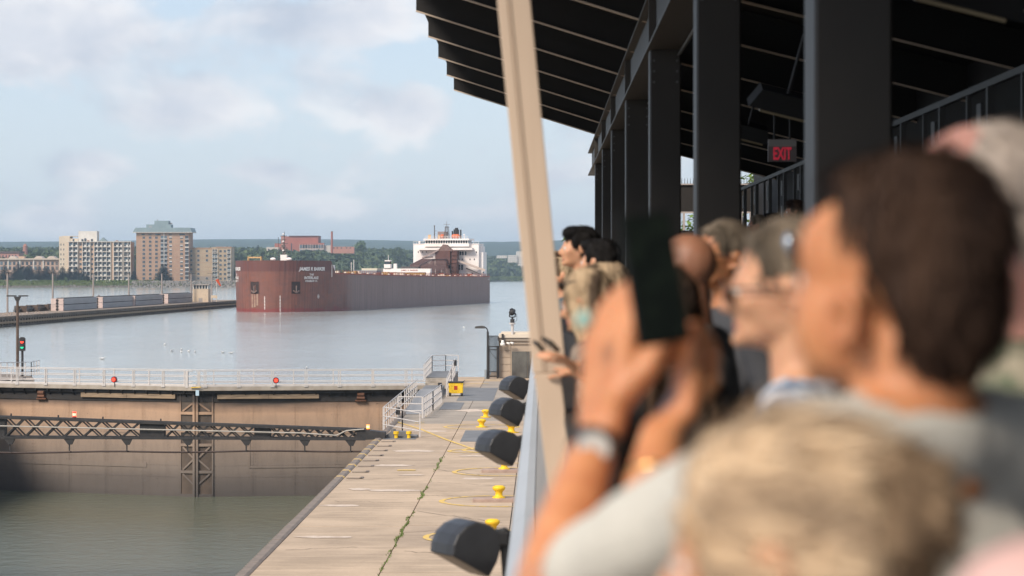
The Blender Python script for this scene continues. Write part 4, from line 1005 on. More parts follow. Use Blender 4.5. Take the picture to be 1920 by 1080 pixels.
mb.obj('lattice_mast', M_mast, SH)
MB().cyl((hx(813.5), HY0 + 1, zr), (hx(813.5), HY0 + 1, hz_(425)), .22, .16, 8).ell((hx(813.5), HY0 + 1, hz_(424)), (.3, .3, .3)).bar((hx(813.5), HY0 + 1, hz_(433)), (hx(817.5), HY0 + 1, hz_(433)), .12, .12).obj('radar_post', M_mast, SH)
MB().cyl((hx(870.5), HY0, zr), (hx(870.5), HY0, hz_(441)), .07).ell((hx(870.5), HY0, hz_(440.5)), (.35, .35, .3)).cyl((hx(785.5), HY0 + 1, z458), (hx(785.5), HY0 + 1, hz_(455)), .3).ell((hx(785.5), HY0 + 1, hz_(454)), (.5, .5, .4)).obj('deck_lamp_mast', M_shipw, SH)
for px in (804, 806.5, 823): MB().b2((hx(px) - .25, HY0, zr), (hx(px) + .25, HY0 + .4, zr + 1.5)).obj('roof_locker', mat('ochre cream'), SH)
# unloading gear: kingpost tower, A-frame and long lattice boom along the deck
ty = HY0 - 6
def tx(px): return shp(px, ty, 16)
xa, xb = tx(816), tx(844)
MB().b2((xa, ty, hz_(497)), (xb, ty + 5, hz_(471))).obj('hopper_house', M_brown, SH)
MB().b2((xa + .02, ty - .2, hz_(493.5)), (xb - .02, ty, hz_(492))).obj('hopper_band', M_brown, SH)
MB().b2((tx(846), ty + .5, zd), (tx(856), ty + 4, hz_(470))).obj('kingpost_tower', M_brown, SH)
for k in range(6): MB().b2((tx(845), ty + .2, hz_(508 - k * 7.2)), (tx(857), ty + 4.2, hz_(507.2 - k * 7.2))).obj('tower_platform', M_brown, SH)
MB().prism([(tx(819), hz_(471)), (tx(848), hz_(471)), (tx(836), hz_(459.5)), (tx(830), hz_(458.5)), (tx(824), hz_(466))], ty + .5, ty + 3.5).obj('a_frame', mat('a frame brown', (.15, .085, .07), (.22, .14, .12), .8), SH)
for px in (820, 838, 852): MB().b2((tx(px) - .5, ty + .3, zd), (tx(px) + .5, ty + 4, hz_(497))).obj('tower_leg', M_brown, SH)
MB().b2((tx(834.5), ty - .3, zd), (tx(843.5), ty + .2, hz_(503.5))).obj('tower_door', mat('a frame brown'), SH)
MB().bar((tx(794), ty - 2, hz_(484)), (tx(822), ty, hz_(469)), .6, .5).bar((tx(794), ty - 2, hz_(484)), (tx(812), ty, hz_(482)), .5, .7).obj('loading_chute', mat('pale chute', (.40, .30, .26)), SH)
MB().bar((tx(856), ty + 2, hz_(489)), (tx(908), HY0 - .5, hz_(507)), .5, .8).obj('conveyor_chute', mat('cream chute', (.58, .46, .38)), SH)
MB().bar((tx(869), HY0 - 1.2, hz_(503)), (tx(896), HY0 - 1.2, hz_(514)), .5, .45).obj('gangway', M_mast, SH)
# boom: box truss from the tower forwards
yb0, yb1 = 156.0, ty
def trp(f, sx2, szz):
    y = yb0 + (yb1 - yb0) * f
    xc = shp(778, yb0, 14) * (1 - f) + tx(826) * f
    hgt = 1.4 + 4.2 * min(1, f * 2.2); zc = 13.2 + .3 * f
    return Vector((xc + sx2 * (1.6 + .6 * f), y, zc + szz * hgt / 2))
nseg = 22; ch = MB(); lat = []
for a, b_ in ((-1, -1), (-1, 1), (1, -1), (1, 1)):
    for k in range(nseg): ch.bar(trp(k / nseg, a, b_), trp((k + 1) / nseg, a, b_), .36, .36)
ch.obj('boom_chord', mat('boom purple brown', (.17, .095, .085), (.12, .07, .065), .8, .7), SH)
for k in range(nseg):
    mb = MB(); f0, f1 = k / nseg, (k + 1) / nseg
    for a in (-1, 1):
        mb.bar(trp(f0, a, -1), trp(f0, a, 1), .2, .2).bar(trp(f0, a, -1), trp(f1, a, 1), .2, .2)
    mb.bar(trp(f0, -1, 1), trp(f1, 1, 1), .2, .2).bar(trp(f0, -1, -1), trp(f0, 1, -1), .24, .24).bar(trp(f0, -1, 1), trp(f0, 1, 1), .24, .24)
    mb.obj('boom_bracing', mat('boom purple brown'), SH)
mb = MB()
for k in range(nseg): mb.bar(trp(k / nseg, 0, -.8), trp((k + 1) / nseg, 0, -.8), 1.5, .35)
mb.obj('conveyor_belt', M_mast, SH)
q = trp(0, 0, 0); MB().b2((q.x - 4.2, yb0 - 3, q.z - .9), (q.x + 1.8, yb0 + 1, q.z + .2)).obj('boom_head', M_mast, SH)
for f in (.1, .45): q = trp(f, 0, -1); MB().b2((q.x - 1.8, q.y, 9), (q.x - 1.3, q.y + .5, q.z)).b2((q.x + 1.3, q.y, 9), (q.x + 1.8, q.y + .5, q.z)).obj('boom_rest', M_brown, SH)
vs, fs = text_mesh('JAMES', 2.6, .6, .2)
MB().add([(16.06, 234.8 + v[0], 8.4 + v[1]) for v in vs], fs).obj('lettering', M_letter, SH)['kind'] = 'stuff'

# ================================================================== FAR LAND
def shore(x):
    pts = [(-6000, 1500), (-700, 1900), (-470, 1952), (-240, 1965), (-205, 2250), (-60, 3560), (0, 3680), (6000, 4200)]
    for (a, ya), (b_, yb_) in zip(pts, pts[1:]):
        if x <= b_: return ya + (yb_ - ya) * (x - a) / (b_ - a)
    return 4200
def sm(t_): t_ = max(0, min(1, t_)); return t_ * t_ * (3 - 2 * t_)
def ground(x, y):
    s = y - shore(x)
    h = -4 + 8.8 * sm((s + 14) / 30)
    h += 17 * sm((s - 70) / 560) + 14 * sm((s - 500) / 1300)
    n = noise.noise(Vector((x * .0011, y * .0007, 3.3))); n2 = noise.noise(Vector((x * .004, y * .003, 1.3)))
    h += sm((y - 6200) / 2600) * (86 + 22 * n + 6 * n2) + (26 * sm((y - 8600) / 1500) * (.75 + .5 * noise.noise(Vector((x * .0004, 5, 1)))))
    return ZU + h if s > -14 else ZU - 4
xs_ = np.concatenate([np.linspace(-6000, -1000, 14)[:-1], np.linspace(-1000, 500, 110), np.linspace(500, 6000, 14)[1:]])
vs = []; rows = 76
for x in xs_:
    y0 = shore(x)
    for j in range(rows):
        f = j / (rows - 1)
        y = y0 - 20 + (j * 3.2 if j < 16 else 51 + (13000 - y0) * ((j - 16) / (rows - 17)) ** 2.0)
        vs.append((x, y, ground(x, y)))
fs = [(i * rows + j, (i + 1) * rows + j, (i + 1) * rows + j + 1, i * rows + j + 1) for i in range(len(xs_) - 1) for j in range(rows - 1)]
m, t, p, outn = raw('far land')
pos = t.add('ShaderNodeNewGeometry').outputs['Position']; py_ = t.add('ShaderNodeSeparateXYZ', {0: pos}); 
wood = t.mix(t.ramp(t.noise(t.mapping(pos, scale=(1, .35, 1)), .02, 8, .65), [(.4, 0.), (.62, 1.)]), (.022, .040, .022), (.055, .085, .036))
meadow = t.mix(t.noise(pos, .05, 6), (.085, .12, .035), (.15, .16, .06))
far = t.ramp(t.math('DIVIDE', py_.outputs[1], 10000.), [(.36, 0.), (.40, 1.)])
bank = t.ramp(t.math('DIVIDE', t.math('ADD', py_.outputs[2], 4.), 10.), [(.26, 1.), (.34, 0.)])
c = t.mix(far, meadow, wood); c = t.mix(bank, c, t.mix(t.noise(pos, .6, 4), (.10, .08, .065), (.22, .19, .16)))
t.set(p, 'Base Color', c); p.inputs['Roughness'].default_value = 1; p.inputs['Specular IOR Level'].default_value = .05
b = t.add('ShaderNodeBump', {'Height': t.noise(pos, .05, 8, .7), 'Strength': 1., 'Distance': 12}); t.l.new(b.outputs[0], p.inputs['Normal'])
struct(MB().add(vs, fs).obj('far_land', m, None, True))

# riprap and bank shrubs
def rock_mesh():
    bm = bmesh.new(); bmesh.ops.create_icosphere(bm, subdivisions=1, radius=.5)
    for v in bm.verts: v.co *= U(.75, 1.25)
    me = bpy.data.meshes.new('rock'); bm.to_mesh(me); bm.free(); return me
mb = MB()
icos = rock_mesh(); iv = [v.co.copy() for v in icos.vertices]; jf = [tuple(q.vertices) for q in icos.polygons]
for i in range(1500):
    x = U(-335, -232); s = U(-3, 14); y = shore(x) + s; sc = U(.7, 2.0); R = Euler((U(0, 6), U(0, 6), U(0, 6))).to_matrix()
    mb.add([R @ v * sc + Vector((x, y, ground(x, y) + .25)) for v in iv], jf)
for i in range(900):
    x = U(-600, -335); s = U(-4, 4); y = shore(x) + s; sc = U(.5, 1.3); R = Euler((U(0, 6), U(0, 6), U(0, 6))).to_matrix()
    mb.add([R @ v * sc + Vector((x, y, ground(x, y) + .1)) for v in iv], jf)
tag(mb.obj('riprap_rocks', mat('riprap stone', (.24, .215, .19), (.13, .12, .105), .35, .9, objrand=0)), 'grey riprap boulders piled along the far bank below the flats', 'rocks', kind='stuff')

# ---------------------------------------------------------------- trees
def leafcloud(mb, c, r, n, size, flat=1.0):
    """leaf-clump faces spread through an ellipsoid"""
    for _ in range(n):
        while True:
            d = Vector((U(-1, 1), U(-1, 1), U(-1, 1)))
            if d.length <= 1: break
        d = d.normalized() * (d.length ** .45); q = Vector(c) + Vector((d.x * r[0], d.y * r[1], d.z * r[2]))
        a = Vector((U(-1, 1), U(-1, 1), U(-.6, .6))).normalized(); b_ = a.cross(d + Vector((.01, .02, .9))).normalized(); s_ = size * U(.6, 1.4)
        mb.add([q + a * s_, q + b_ * s_ * .8, q - a * s_ * .9, q - b_ * s_ * .7 + d * s_ * .4], [(0, 1, 2, 3)])
def broad_tree(h, wd, dens, size):
    tr = MB(); cr = MB(); th = h * .42
    tr.cyl((0, 0, -1), (0, 0, th), h * .030, h * .018, 6)
    for k in range(5):
        a = k * 1.3 + U(-.3, .3); tr.cyl((0, 0, th * U(.6, 1)), (math.cos(a) * wd * .3, math.sin(a) * wd * .3, h * U(.55, .75)), h * .012, h * .005, 5, False)
    for k in range(11):
        a = U(0, 6.28); rr = U(.1, .55) * wd / 2 * 1.0; zc = h * U(.34, .82); shrink = 1 - abs(zc / h - .55) * .9
        R = wd * U(.17, .28) * shrink; leafcloud(cr, (math.cos(a) * rr, math.sin(a) * rr, zc), (R, R, R * .8), int(dens / 11), size)
    leafcloud(cr, (0, 0, h * .86), (wd * .18, wd * .18, h * .13), dens // 8, size)
    return tr.mesh('trunk', M_bark), cr.mesh('crown', M_leafA)
def conifer(h, wd, dens, size, m_=None):
    tr = MB(); cr = MB(); tr.cyl((0, 0, -1), (0, 0, h * .97), h * .02, h * .003, 6)
    tiers = 15
    for k in range(tiers):
        f = k / (tiers - 1); zc = h * (.08 + .88 * f); R = wd / 2 * (1 - f) ** .8 + .15; nb = max(5, int(9 * (1 - f) + 4))
        for i in range(nb):
            a = i * 6.283 / nb + k * .7 + U(-.25, .25); L_ = R * U(.72, 1.12); d = Vector((math.cos(a), math.sin(a), 0)); t_ = Vector((-d.y, d.x, 0))
            tip = d * L_ + Vector((0, 0, zc - L_ * .28)); root_ = Vector((0, 0, zc + h * .025))
            w_ = L_ * .33 + .1
            cr.add([root_, tip * .62 + root_ * .38 * Vector((0, 0, 1)).z + t_ * w_, tip, tip * .62 + root_ * .38 - t_ * w_], [(0, 1, 2, 3)])
            for j in range(int(dens / tiers / nb)):
                g_ = root_.lerp(tip, U(.3, 1.)) + t_ * U(-w_, w_) * .8; s_ = size * U(.6, 1.3); cr.add([g_ + d * s_, g_ + t_ * s_ * .5 - Vector((0, 0, s_ * .3)), g_ - d * s_ * .4, g_ - t_ * s_ * .5 + Vector((0, 0, s_ * .1))], [(0, 1, 2, 3)])
    return tr.mesh('trunk', M_bark), cr.mesh('crown', m_ or M_leafB)
random.seed(11)
BT = [broad_tree(12, 11, 1000, .42), broad_tree(13, 13, 1150, .45), broad_tree(10, 12, 950, .42), broad_tree(14, 9, 900, .42)]
CT = [conifer(12, 9.0, 4200, .6), conifer(14, 9.4, 4600, .6), conifer(11, 9.2, 4000, .6)]
def plant(kind, px, pyb, Y, H, label, grp=None, name=None, wide=1.0, X=None):
    src = (BT if kind == 'b' else CT); i = random.randrange(len(src)); base_h = {'b': [12, 13, 10, 14], 'c': [12, 14, 11]}[kind][i]
    x = X if X is not None else (px - 1016) / FPX * Y
    z = ground(x, Y) - .2
    r = thing(name or ('broadleaf_tree' if kind == 'b' else 'conifer_tree'), label, 'tree', (x, Y, z), U(0, 6.28), grp)
    s_ = H / base_h; r.scale = (s_ * wide, s_ * wide, s_)
    link('trunk', src[i][0], r); link('crown', src[i][1], r); return r
def Htop(px, py, Y): 
    x = (px - 1016) / FPX * Y; return CAMZ + (514 - py) / FPX * Y - ground(x, Y)
# named trees in front of and between the flats
Y1 = 1990
for px, py, Yy, wd, lab in [(305, 496, 1985, 1.25, 'lone dark conifer standing in front of the tallest brown tower'), (249, 508, 1988, 1.1, 'dark conifer at the gap between the white flats and the brown tower'),
        (6, 497, 1985, 1.2, 'dark conifer at the very left of the far bank'), (115, 500, 1990, 1.15, 'dark conifer before the left corner of the white flats'), (127, 503, 1984, 1., 'dark conifer overlapping the white flats, third in the row'),
        (141, 501, 1987, 1.05, 'dark conifer overlapping the white flats, fourth in the row'), (152, 505, 1985, .95, 'dark purplish conifer before the balconies of the white flats'), (85, 499, 1992, 1.1, 'dark conifer in front of the low terraces, nearest the white flats'),
        (98, 502, 1989, 1.0, 'dark conifer squeezed between two larger ones left of the white flats'), (52, 497, 1990, 1.2, 'tall dark conifer in front of the low terraces'), (32, 495, 1994, 1.2, 'dark conifer above the parked cars'), (70, 498, 1987, 1.1, 'dark conifer in the middle of the row before the terraces'),
        (42, 499, 1984, 1.1, 'dark conifer beside the parked cars'), (160, 512, 1980, 1.4, 'low dark conifer at the end of the row before the white flats')]:
    plant('c', px, 530, Yy, Htop(px, py, Yy) * 1.04, lab, 'dark conifers along the far bank', wide=wd * 1.4)
for px, py, Yy, lab in [(100, 517, 1972, 'small round green tree by the water before the white flats'), (122, 520, 1970, 'smallest round green bush-like tree on the bank'), (440, 503, 2030, 'bright green tree just left of the ship bow'),
        (52, 500, 2010, 'light green tree between the conifers and the terraces'), (447, 497, 2060, 'green tree touching the ship bow')]:
    plant('b', px, 530, Yy, max(4, Htop(px, py, Yy)), lab, 'round green trees on the bank')
gen = 'dark conifer in the wood behind the flats', 'rounded green tree in the wood behind the flats'
def woods(px0, px1, n, Ya, Yb_, ytop, labc, labb, pc=.3, grp='trees of the far wood'):
    for i in range(n):
        Yy = Ya + (Yb_ - Ya) * ((i + .5) / n) + U(-20, 20); px = U(px0, px1); x = (px - 1016) / FPX * Yy
        if Yy < shore(x) + 20: continue
        k = 'c' if rnd() < pc else 'b'; H = U(.75, 1.1) * (14 if k == 'b' else 13)
        plant(k, px, 0, Yy, H, labc if k == 'c' else labb, grp + (' (conifers)' if k == 'c' else ' (broadleaf)'))
woods(-20, 115, 26, 2150, 2700, 460, 'dark conifer in the wood left of the white flats', 'rounded green tree in the wood left of the white flats')
woods(236, 256, 7, 2100, 2500, 460, 'dark conifer in the gap between white flats and tower', 'green tree in the gap between white flats and tower', grp='trees in the gap between the flats')
woods(350, 530, 34, 2180, 2800, 465, 'dark conifer in the wood between the sandy flats and the ship bow', 'rounded green tree in the wood between the sandy flats and the ship bow', grp='wood behind the sandy flats')
woods(560, 790, 62, 2480, 3300, 465, 'dark conifer in the wood seen over the ship deck', 'rounded green tree in the wood seen over the ship deck', grp='wood behind the ship')
woods(905, 1010, 40, 3700, 4500, 480, 'dark conifer on the far shore right of the ship', 'rounded green tree on the far shore right of the ship', grp='wood right of the ship')
plant('b', 676, 0, 2950, Htop(676, 450, 2950), 'large round tree rising above the wood right of the tall chimney')
plant('b', 746, 0, 2900, Htop(746, 462, 2900), 'large spreading tree standing out of the wood left of the white ship house')
plant('c', 483, 0, 2700, Htop(483, 459, 2700), 'pointed conifer tip rising above the wood above the ship bow')
# distant wood that reads as one mass
mb = MB()
def blob_tree(x, y, z, h, w_):
    for k in range(9):
        d = Vector((U(-1, 1), U(-1, 1), U(-.2, 1))); q = Vector((x + d.x * w_ * .4, y + d.y * w_ * .4, z + h * (.55 + .35 * d.z)))
        a = Vector((U(-1, 1), U(-1, 1), U(-1, 1))).normalized(); b_ = a.cross(Vector((U(-1, 1), U(-1, 1), 1.2))).normalized(); s_ = w_ * U(.22, .38)
        mb.add([q + a * s_, q + b_ * s_, q - a * s_, q - b_ * s_], [(0, 1, 2, 3)]); mb.add([q + a * s_ * .8, q + a.cross(b_) * s_, q - a * s_ * .8, q - a.cross(b_) * s_], [(0, 1, 2, 3)])
cnt = 0
while cnt < 11000:
    px = U(-60, 1060); Yy = 2150 + 2500 * rnd() ** 1.2; x = (px - 1016) / FPX * Yy
    if Yy < shore(x) + 60: continue
    if Yy < 2350 and px > 100 and px < 460: continue
    if 500 < px < 680 and Yy < 2640 and Yy > 2480: pass
    blob_tree(x, Yy, ground(x, Yy) - 1, U(8, 15), U(8, 13) * (1 + Yy / 9000)); cnt += 1
tag(mb.obj('far_woods', mat('massed foliage', (.034, .055, .028), (.11, .14, .065), .045, .8, spec=.1, contrast=(.38, .64))), 'dense green woods covering the land behind the far shore', 'woods', kind='stuff')
mb = MB()
for i in range(2600):
    x = U(-640, -310); y = shore(x) + U(3, 24); leafcloud(mb, (x, y, ground(x, y) + .5), (1.1, 1.1, .8), 5, .5)
tag(mb.obj('bank_shrubs', mat('bank greenery', (.085, .13, .032), (.15, .17, .05), .25, .85, spec=.1)), 'bright green scrub and grass along the far bank', 'scrub', kind='stuff')
mb = MB()
for i in range(1500):
    x = U(-100, 10); y = shore(x) + U(0, 60); leafcloud(mb, (x, y, ground(x, y) + 1.0), (2.2, 2.2, 1.6), 5, 1.0)
tag(mb.obj('shore_scrub', mat('bank greenery')), 'low green scrub on the shore right of the ship', 'scrub', kind='stuff')

# ================================================================== BUILDINGS
def bld(name, label, cat, px0, px1, Y, grp=None):
    x0 = (px0 - 1016) / FPX * Y; x1 = (px1 - 1016) / FPX * Y; r = thing(name, label, cat, (x0, Y, 0), 0, grp)
    return r, x1 - x0, (lambda px: (px - px0) / FPX * Y), (lambda py: CAMZ + (514 - py) / FPX * Y)
brick = mat('brown brick', (.39, .245, .165), (.33, .20, .135), .12, .9); brick2 = mat('sandy brick', (.40, .30, .20), (.34, .25, .165), .12, .9)
cream = mat('cream render panel', (.60, .50, .38), (.54, .44, .33), .1, .85); peach = mat('peach render', (.52, .36, .25), (.47, .32, .22), .1, .85)
conw = mat('white balcony concrete', (.64, .60, .54), (.55, .50, .44), .3, .8); roofg = mat('blue green metal roof', (.22, .28, .29), (.18, .23, .245), .2, .6)
wframe = mat('window frame grey', (.30, .30, .30), None, 2, .6)
def window_mesh(w_, h_, fr=.12):
    mb = MB(); mb.mat(0).b2((0, -.02, 0), (w_, .3, h_)); mb.mat(1)
    mb.b2((-fr, -.10, -fr), (w_ + fr, -.021, 0)).b2((-fr, -.10, h_), (w_ + fr, -.021, h_ + fr)).b2((-fr, -.10, 0), (0, -.021, h_)).b2((w_, -.10, 0), (w_ + fr, -.021, h_))
    mb.b2((w_ / 2 - .05, -.06, 0), (w_ / 2 + .05, -.021, h_))
    return mb.mesh('window', [M_glassd, wframe])
GL = [M_glassd, mat('curtained window', (.16, .15, .14), (.05, .05, .055), .5, .3), mat('blue toned window', (.10, .14, .17), None, 2, .15)]  # dark, curtained and paler blue panes
# --- B1 white balcony flats
r, Wd, X_, Z_ = bld('apartment_block', 'cream and white eight storey block of flats with a grid of balconies', 'building', 107, 243.5, 2010)
gz_ = Z_(529)
MB().b2((0, 4, gz_), (X_(127), 18, Z_(443))).obj('wall', cream, r)
MB().b2((X_(125), 1.6, gz_), (Wd, 18, Z_(453.5))).obj('wall', peach, r)
MB().b2((X_(112), 6, Z_(443)), (X_(146), 15, Z_(442))).obj('parapet', cream, r)
MB().b2((X_(143), 5, Z_(453.5)), (X_(178), 15, Z_(433))).obj('penthouse', conw, r)
MB().b2((X_(127), 4.5, Z_(453.5)), (X_(143), 15, Z_(447))).obj('penthouse', cream, r)
for (a, b_, c_) in ((150.5, 452, 448), (156, 452, 446.5), (168.5, 452, 448), (134, 452, 448)):
    MB().b2((X_(a - 1.6), 4.4, Z_(b_)), (X_(a + 1.6), 4.9, Z_(c_))).obj('window', M_glassd, r)
for px in (143.5, 176): MB().cyl((X_(px), 8, Z_(433)), (X_(px), 8, Z_(429.5)), .12).obj('aerial', wframe, r)
MB().prism([(X_(181), Z_(453.4)), (X_(190), Z_(445)), (X_(199), Z_(453.4))], 3, 9).obj('gable', roofg, r)
for px in (162, 216): MB().prism([(X_(px - 4), Z_(453.4)), (X_(px), Z_(450)), (X_(px + 4), Z_(453.4))], 2.5, 7).obj('gable', mat('rust roof', (.35, .19, .12)), r)
fl_t, fl_b = 453.8, 527.5; nf = 8; fh = (fl_b - fl_t) / nf
bays = [(127.5, 134.5, 1), (135, 143, 1), (146.5, 150.5, 0), (153, 159.5, 1), (160.5, 166.5, 1), (168.5, 172, 0), (175, 181, 1), (182, 189, 1), (190, 197, 1), (198.5, 205, 1), (212, 219.5, 1), (220.5, 227, 1), (231, 238, 1), (239, 242.8, 1)]
for k in range(nf):
    pt = fl_t + k * fh
    for j, (a, b_, kind) in enumerate(bays):
        if kind:
            MB().b2((X_(a), 1.45, Z_(pt + fh * .82)), (X_(b_), 1.595, Z_(pt + fh * .12))).obj('window', GL[0] if rnd() < .6 else random.choice(GL), r)
            if rnd() < .8:
                q = X_(a) + (X_(b_) - X_(a)) * U(.45, .6); MB().b2((q, .15, Z_(pt + fh * .95)), (X_(b_) - .05, .30, Z_(pt + fh * .55))).obj('balcony_panel', conw, r)
        else: MB().b2((X_(a), 1.5, Z_(pt + fh * .72)), (X_(b_), 1.595, Z_(pt + fh * .25))).obj('window', GL[0], r)
    for (a, b_) in ((127, 143.7), (152.6, 167), (174.6, 206), (211.5, 227.6), (230.5, 243.4)):
        MB().b2((X_(a), 0, Z_(pt + fh)), (X_(b_), 1.59, Z_(pt + fh * .88))).obj('balcony_slab', conw, r)
    for px in (110.5, 115.8): 
        if k < 6: MB().b2((X_(px - .8), 3.94, Z_(pt + fh * .7)), (X_(px + .8), 3.998, Z_(pt + fh * .3))).obj('window', M_glassd, r)
for px in (127, 134.7, 143.6, 152.7, 160, 167, 174.7, 181.5, 189.5, 197.8, 206, 211.5, 220, 227.5, 230.5, 238.4, 243.3):
    MB().b2((X_(px) - .16, -.05, gz_), (X_(px) + .16, 1.595, Z_(453))).obj('pier', conw, r)
MB().b2((X_(206.3), .9, gz_), (X_(211.2), 1.59, Z_(452.5))).obj('pilaster', peach, r)
MB().b2((X_(125), .0, Z_(453.4)), (Wd + .2, 5, Z_(452.4))).obj('cornice', conw, r)
# --- B2 brown tower
r, Wd, X_, Z_ = bld('tower_block', 'tall brown brick tower block with blue green hipped roof and penthouse', 'building', 254, 353.5, 2005)
gz_ = Z_(528.5)
MB().b2((0, 0, gz_), (Wd, 22, Z_(434))).obj('wall', brick, r)
MB().prism([(-2.6, Z_(435)), (Wd + 2.6, Z_(435)), (Wd + 1.2, Z_(426.8)), (-.2, Z_(426.8))], -2.2, 24).obj('roof', roofg, r)
MB().b2((-2.7, -2.4, Z_(436)), (Wd + 2.7, 24.2, Z_(435.1))).obj('soffit', conw, r)
MB().b2((X_(271.5), 4, Z_(426.8)), (X_(318), 16, Z_(420.5))).b2((X_(286.5), 5, Z_(420.5)), (X_(313), 15, Z_(413.5))).obj('penthouse', roofg, r)
MB().cyl((X_(291), 8, Z_(413.5)), (X_(291), 8, Z_(410.5)), .3).b2((X_(276.5), 3.9, Z_(426)), (X_(282), 3.99, Z_(423))).b2((X_(314), 9, Z_(420)), (X_(318.5), 10, Z_(417))).obj('vent', wframe, r)
nf = 11; f0, f1 = 441.5, 525.5; fh = (f1 - f0) / nf
wm = window_mesh(2.0, 1.75, .12); wbig = window_mesh(3.3, 2.0, .12)
for k in range(nf):
    pc = f0 + (k + .5) * fh
    for px in (268.3, 280.3, 292, 318.7, 339.3):
        o = link('window', wm, r, (X_(px) - 1.0, -.1, Z_(pc) - .9))
        if px > 310 and k % 3 != 1: MB().b2((X_(px) - 1.0, -.16, Z_(pc)), (X_(px) + 1.0, -.125, Z_(pc) + .8)).obj('blind', conw, r)
    for a, b_ in ((300, 305.6), (307.4, 312)):
        MB().b2((X_(a), -.08, Z_(pc + fh * .38)), (X_(b_), -.002, Z_(pc - fh * .42))).obj('window', GL[0] if rnd() < .7 else GL[2], r)
        MB().b2((X_(a) - .15, -1.1, Z_(pc + fh * .46)), (X_(b_) + .15, -.002, Z_(pc + fh * .40))).obj('balcony_slab', wframe, r)
        MB().b2((X_(a), -1.1, Z_(pc + fh * .40)), (X_(b_), -1.05, Z_(pc + fh * .12))).obj('balcony_rail', wframe, r)
    MB().b2((X_(346), -.08, Z_(pc + fh * .40)), (X_(352.6), -.002, Z_(pc - fh * .45))).obj('window', GL[0], r)
    MB().b2((X_(345.6), -1.0, Z_(pc + fh * .5)), (X_(353.4), -.9, Z_(pc + fh * .22))).obj('balcony_rail', conw if k in (1, 2, 7) else wframe, r)
    for (a, b_) in ((-.02, X_(299.4)), (X_(312.8), X_(345))):
        MB().b2((max(a, 0), -.05, Z_(f0 + k * fh) - .12), (b_, -.001, Z_(f0 + k * fh) + .12)).obj('floor_band', brick2, r)
for px in (267, 280, 293, 297, 318, 338, 343): MB().b2((X_(px) - 1.3, -.08, Z_(441)), (X_(px) + 1.3, -.002, Z_(438.2))).obj('window', random.choice(GL), r)
MB().b2((X_(306), -.9, gz_), (X_(307), -.002, Z_(436))).obj('pier', conw, r)
# --- B3 sandy flats
r, Wd, X_, Z_ = bld('apartment_block', 'sandy seven storey flats with pale balconies beside the brown tower', 'building', 354.2, 433, 2012)
gz_ = Z_(529)
MB().b2((0, 0, gz_), (X_(397), 20, Z_(464.5))).b2((X_(397), -.6, gz_), (Wd, 20, Z_(463.2))).obj('wall', brick2, r)
MB().b2((0, -.3, Z_(466.3)), (X_(396.9), 1, Z_(464.3))).b2((X_(404), -1.0, Z_(464.6)), (Wd + .3, 2, Z_(462.6))).obj('cornice', brick, r)
nf = 7; f0, f1 = 466.5, 526.5; fh = (f1 - f0) / nf; wm3 = window_mesh(1.7, 1.7, .12)
for k in range(nf):
    pc = f0 + (k + .5) * fh
    for px in (357.5, 371, 387): 
        if (px, k) not in ((387, 3), (387, 4), (387, 5)): link('window', wm3, r, (X_(px) - .85, -.1, Z_(pc) - .8))
    for px in (412.8, 421): link('window', wm3, r, (X_(px) - .85, -.7, Z_(pc) - .9))
    for a, b_ in ((397.8, 407), (425.6, 432)):
        MB().b2((X_(a), -.68, Z_(pc + fh * .38)), (X_(b_), -.602, Z_(pc - fh * .36))).obj('window', random.choice(GL), r)
        MB().b2((X_(a) - .1, -2.0, Z_(pc + fh * .48)), (X_(b_) + .1, -.602, Z_(pc + fh * .42))).obj('balcony_slab', conw, r)
        mb = MB(); mb.b2((X_(a), -2.0, Z_(pc + fh * .06)), (X_(b_), -1.92, Z_(pc + fh * .02)))
        for q in np.linspace(X_(a), X_(b_), 9): mb.b2((q - .05, -1.99, Z_(pc + fh * .42)), (q + .05, -1.93, Z_(pc + fh * .06)))
        mb.obj('balcony_rail', conw, r)
    for a, b_ in ((397.4, 397.9), (402.2, 402.6), (407, 407.5), (425.2, 425.7), (432, 432.5)): 
        if k == 0: MB().b2((X_(a), -2.0, gz_), (X_(b_), -1.6, Z_(466))).obj('pier', conw, r)
    MB().b2((0, -.06, Z_(f0 + (k + 1) * fh) - .13), (X_(396.9), -.002, Z_(f0 + (k + 1) * fh) + .13)).obj('floor_band', brick, r)
MB().b2((X_(354.4), -.09, gz_), (X_(397), -.003, Z_(518))).obj('plinth', mat('grey brown base', (.27, .22, .18)), r)
# --- low terraces on the left
r, Wd, X_, Z_ = bld('terraced_flats', 'low pinkish terraced flats behind the conifers on the far left', 'building', -30, 108, 2045)
MB().b2((0, 0, Z_(528)), (Wd, 18, Z_(486))).obj('wall', mat('pink tan render', (.44, .30, .23), (.38, .26, .2), .15), r)
MB().b2((-1, -1.5, Z_(487)), (Wd + .5, 19, Z_(484.3))).obj('roof', mat('flat tan roof', (.50, .42, .34)), r)
for px in (-10, 12, 34, 60, 78): MB().b2((X_(px), -.6, Z_(503)), (X_(px + 2), -.002, Z_(487))).obj('pier', conw, r)
for k in range(2):
    for px in range(-26, 106, 8): MB().b2((X_(px), -.09, Z_(497 + k * 9)), (X_(px + 4.5), -.002, Z_(490.5 + k * 9))).obj('window', random.choice(GL), r)
for px in (20, 69, 93): MB().prism([(X_(px - 8), Z_(484.3)), (X_(px - 3), Z_(480)), (X_(px + 4), Z_(480)), (X_(px + 9), Z_(484.3))], 1, 12).obj('dormer', mat('tan dormer', (.50, .42, .35)), r)
MB().b2((X_(32), 1, Z_(484.3)), (X_(43), 8, Z_(480.5))).obj('penthouse', peach, r)
r, Wd, X_, Z_ = bld('long_hall', 'long salmon hall with a dark roof far left behind the terraces', 'building', -40, 33, 2300)
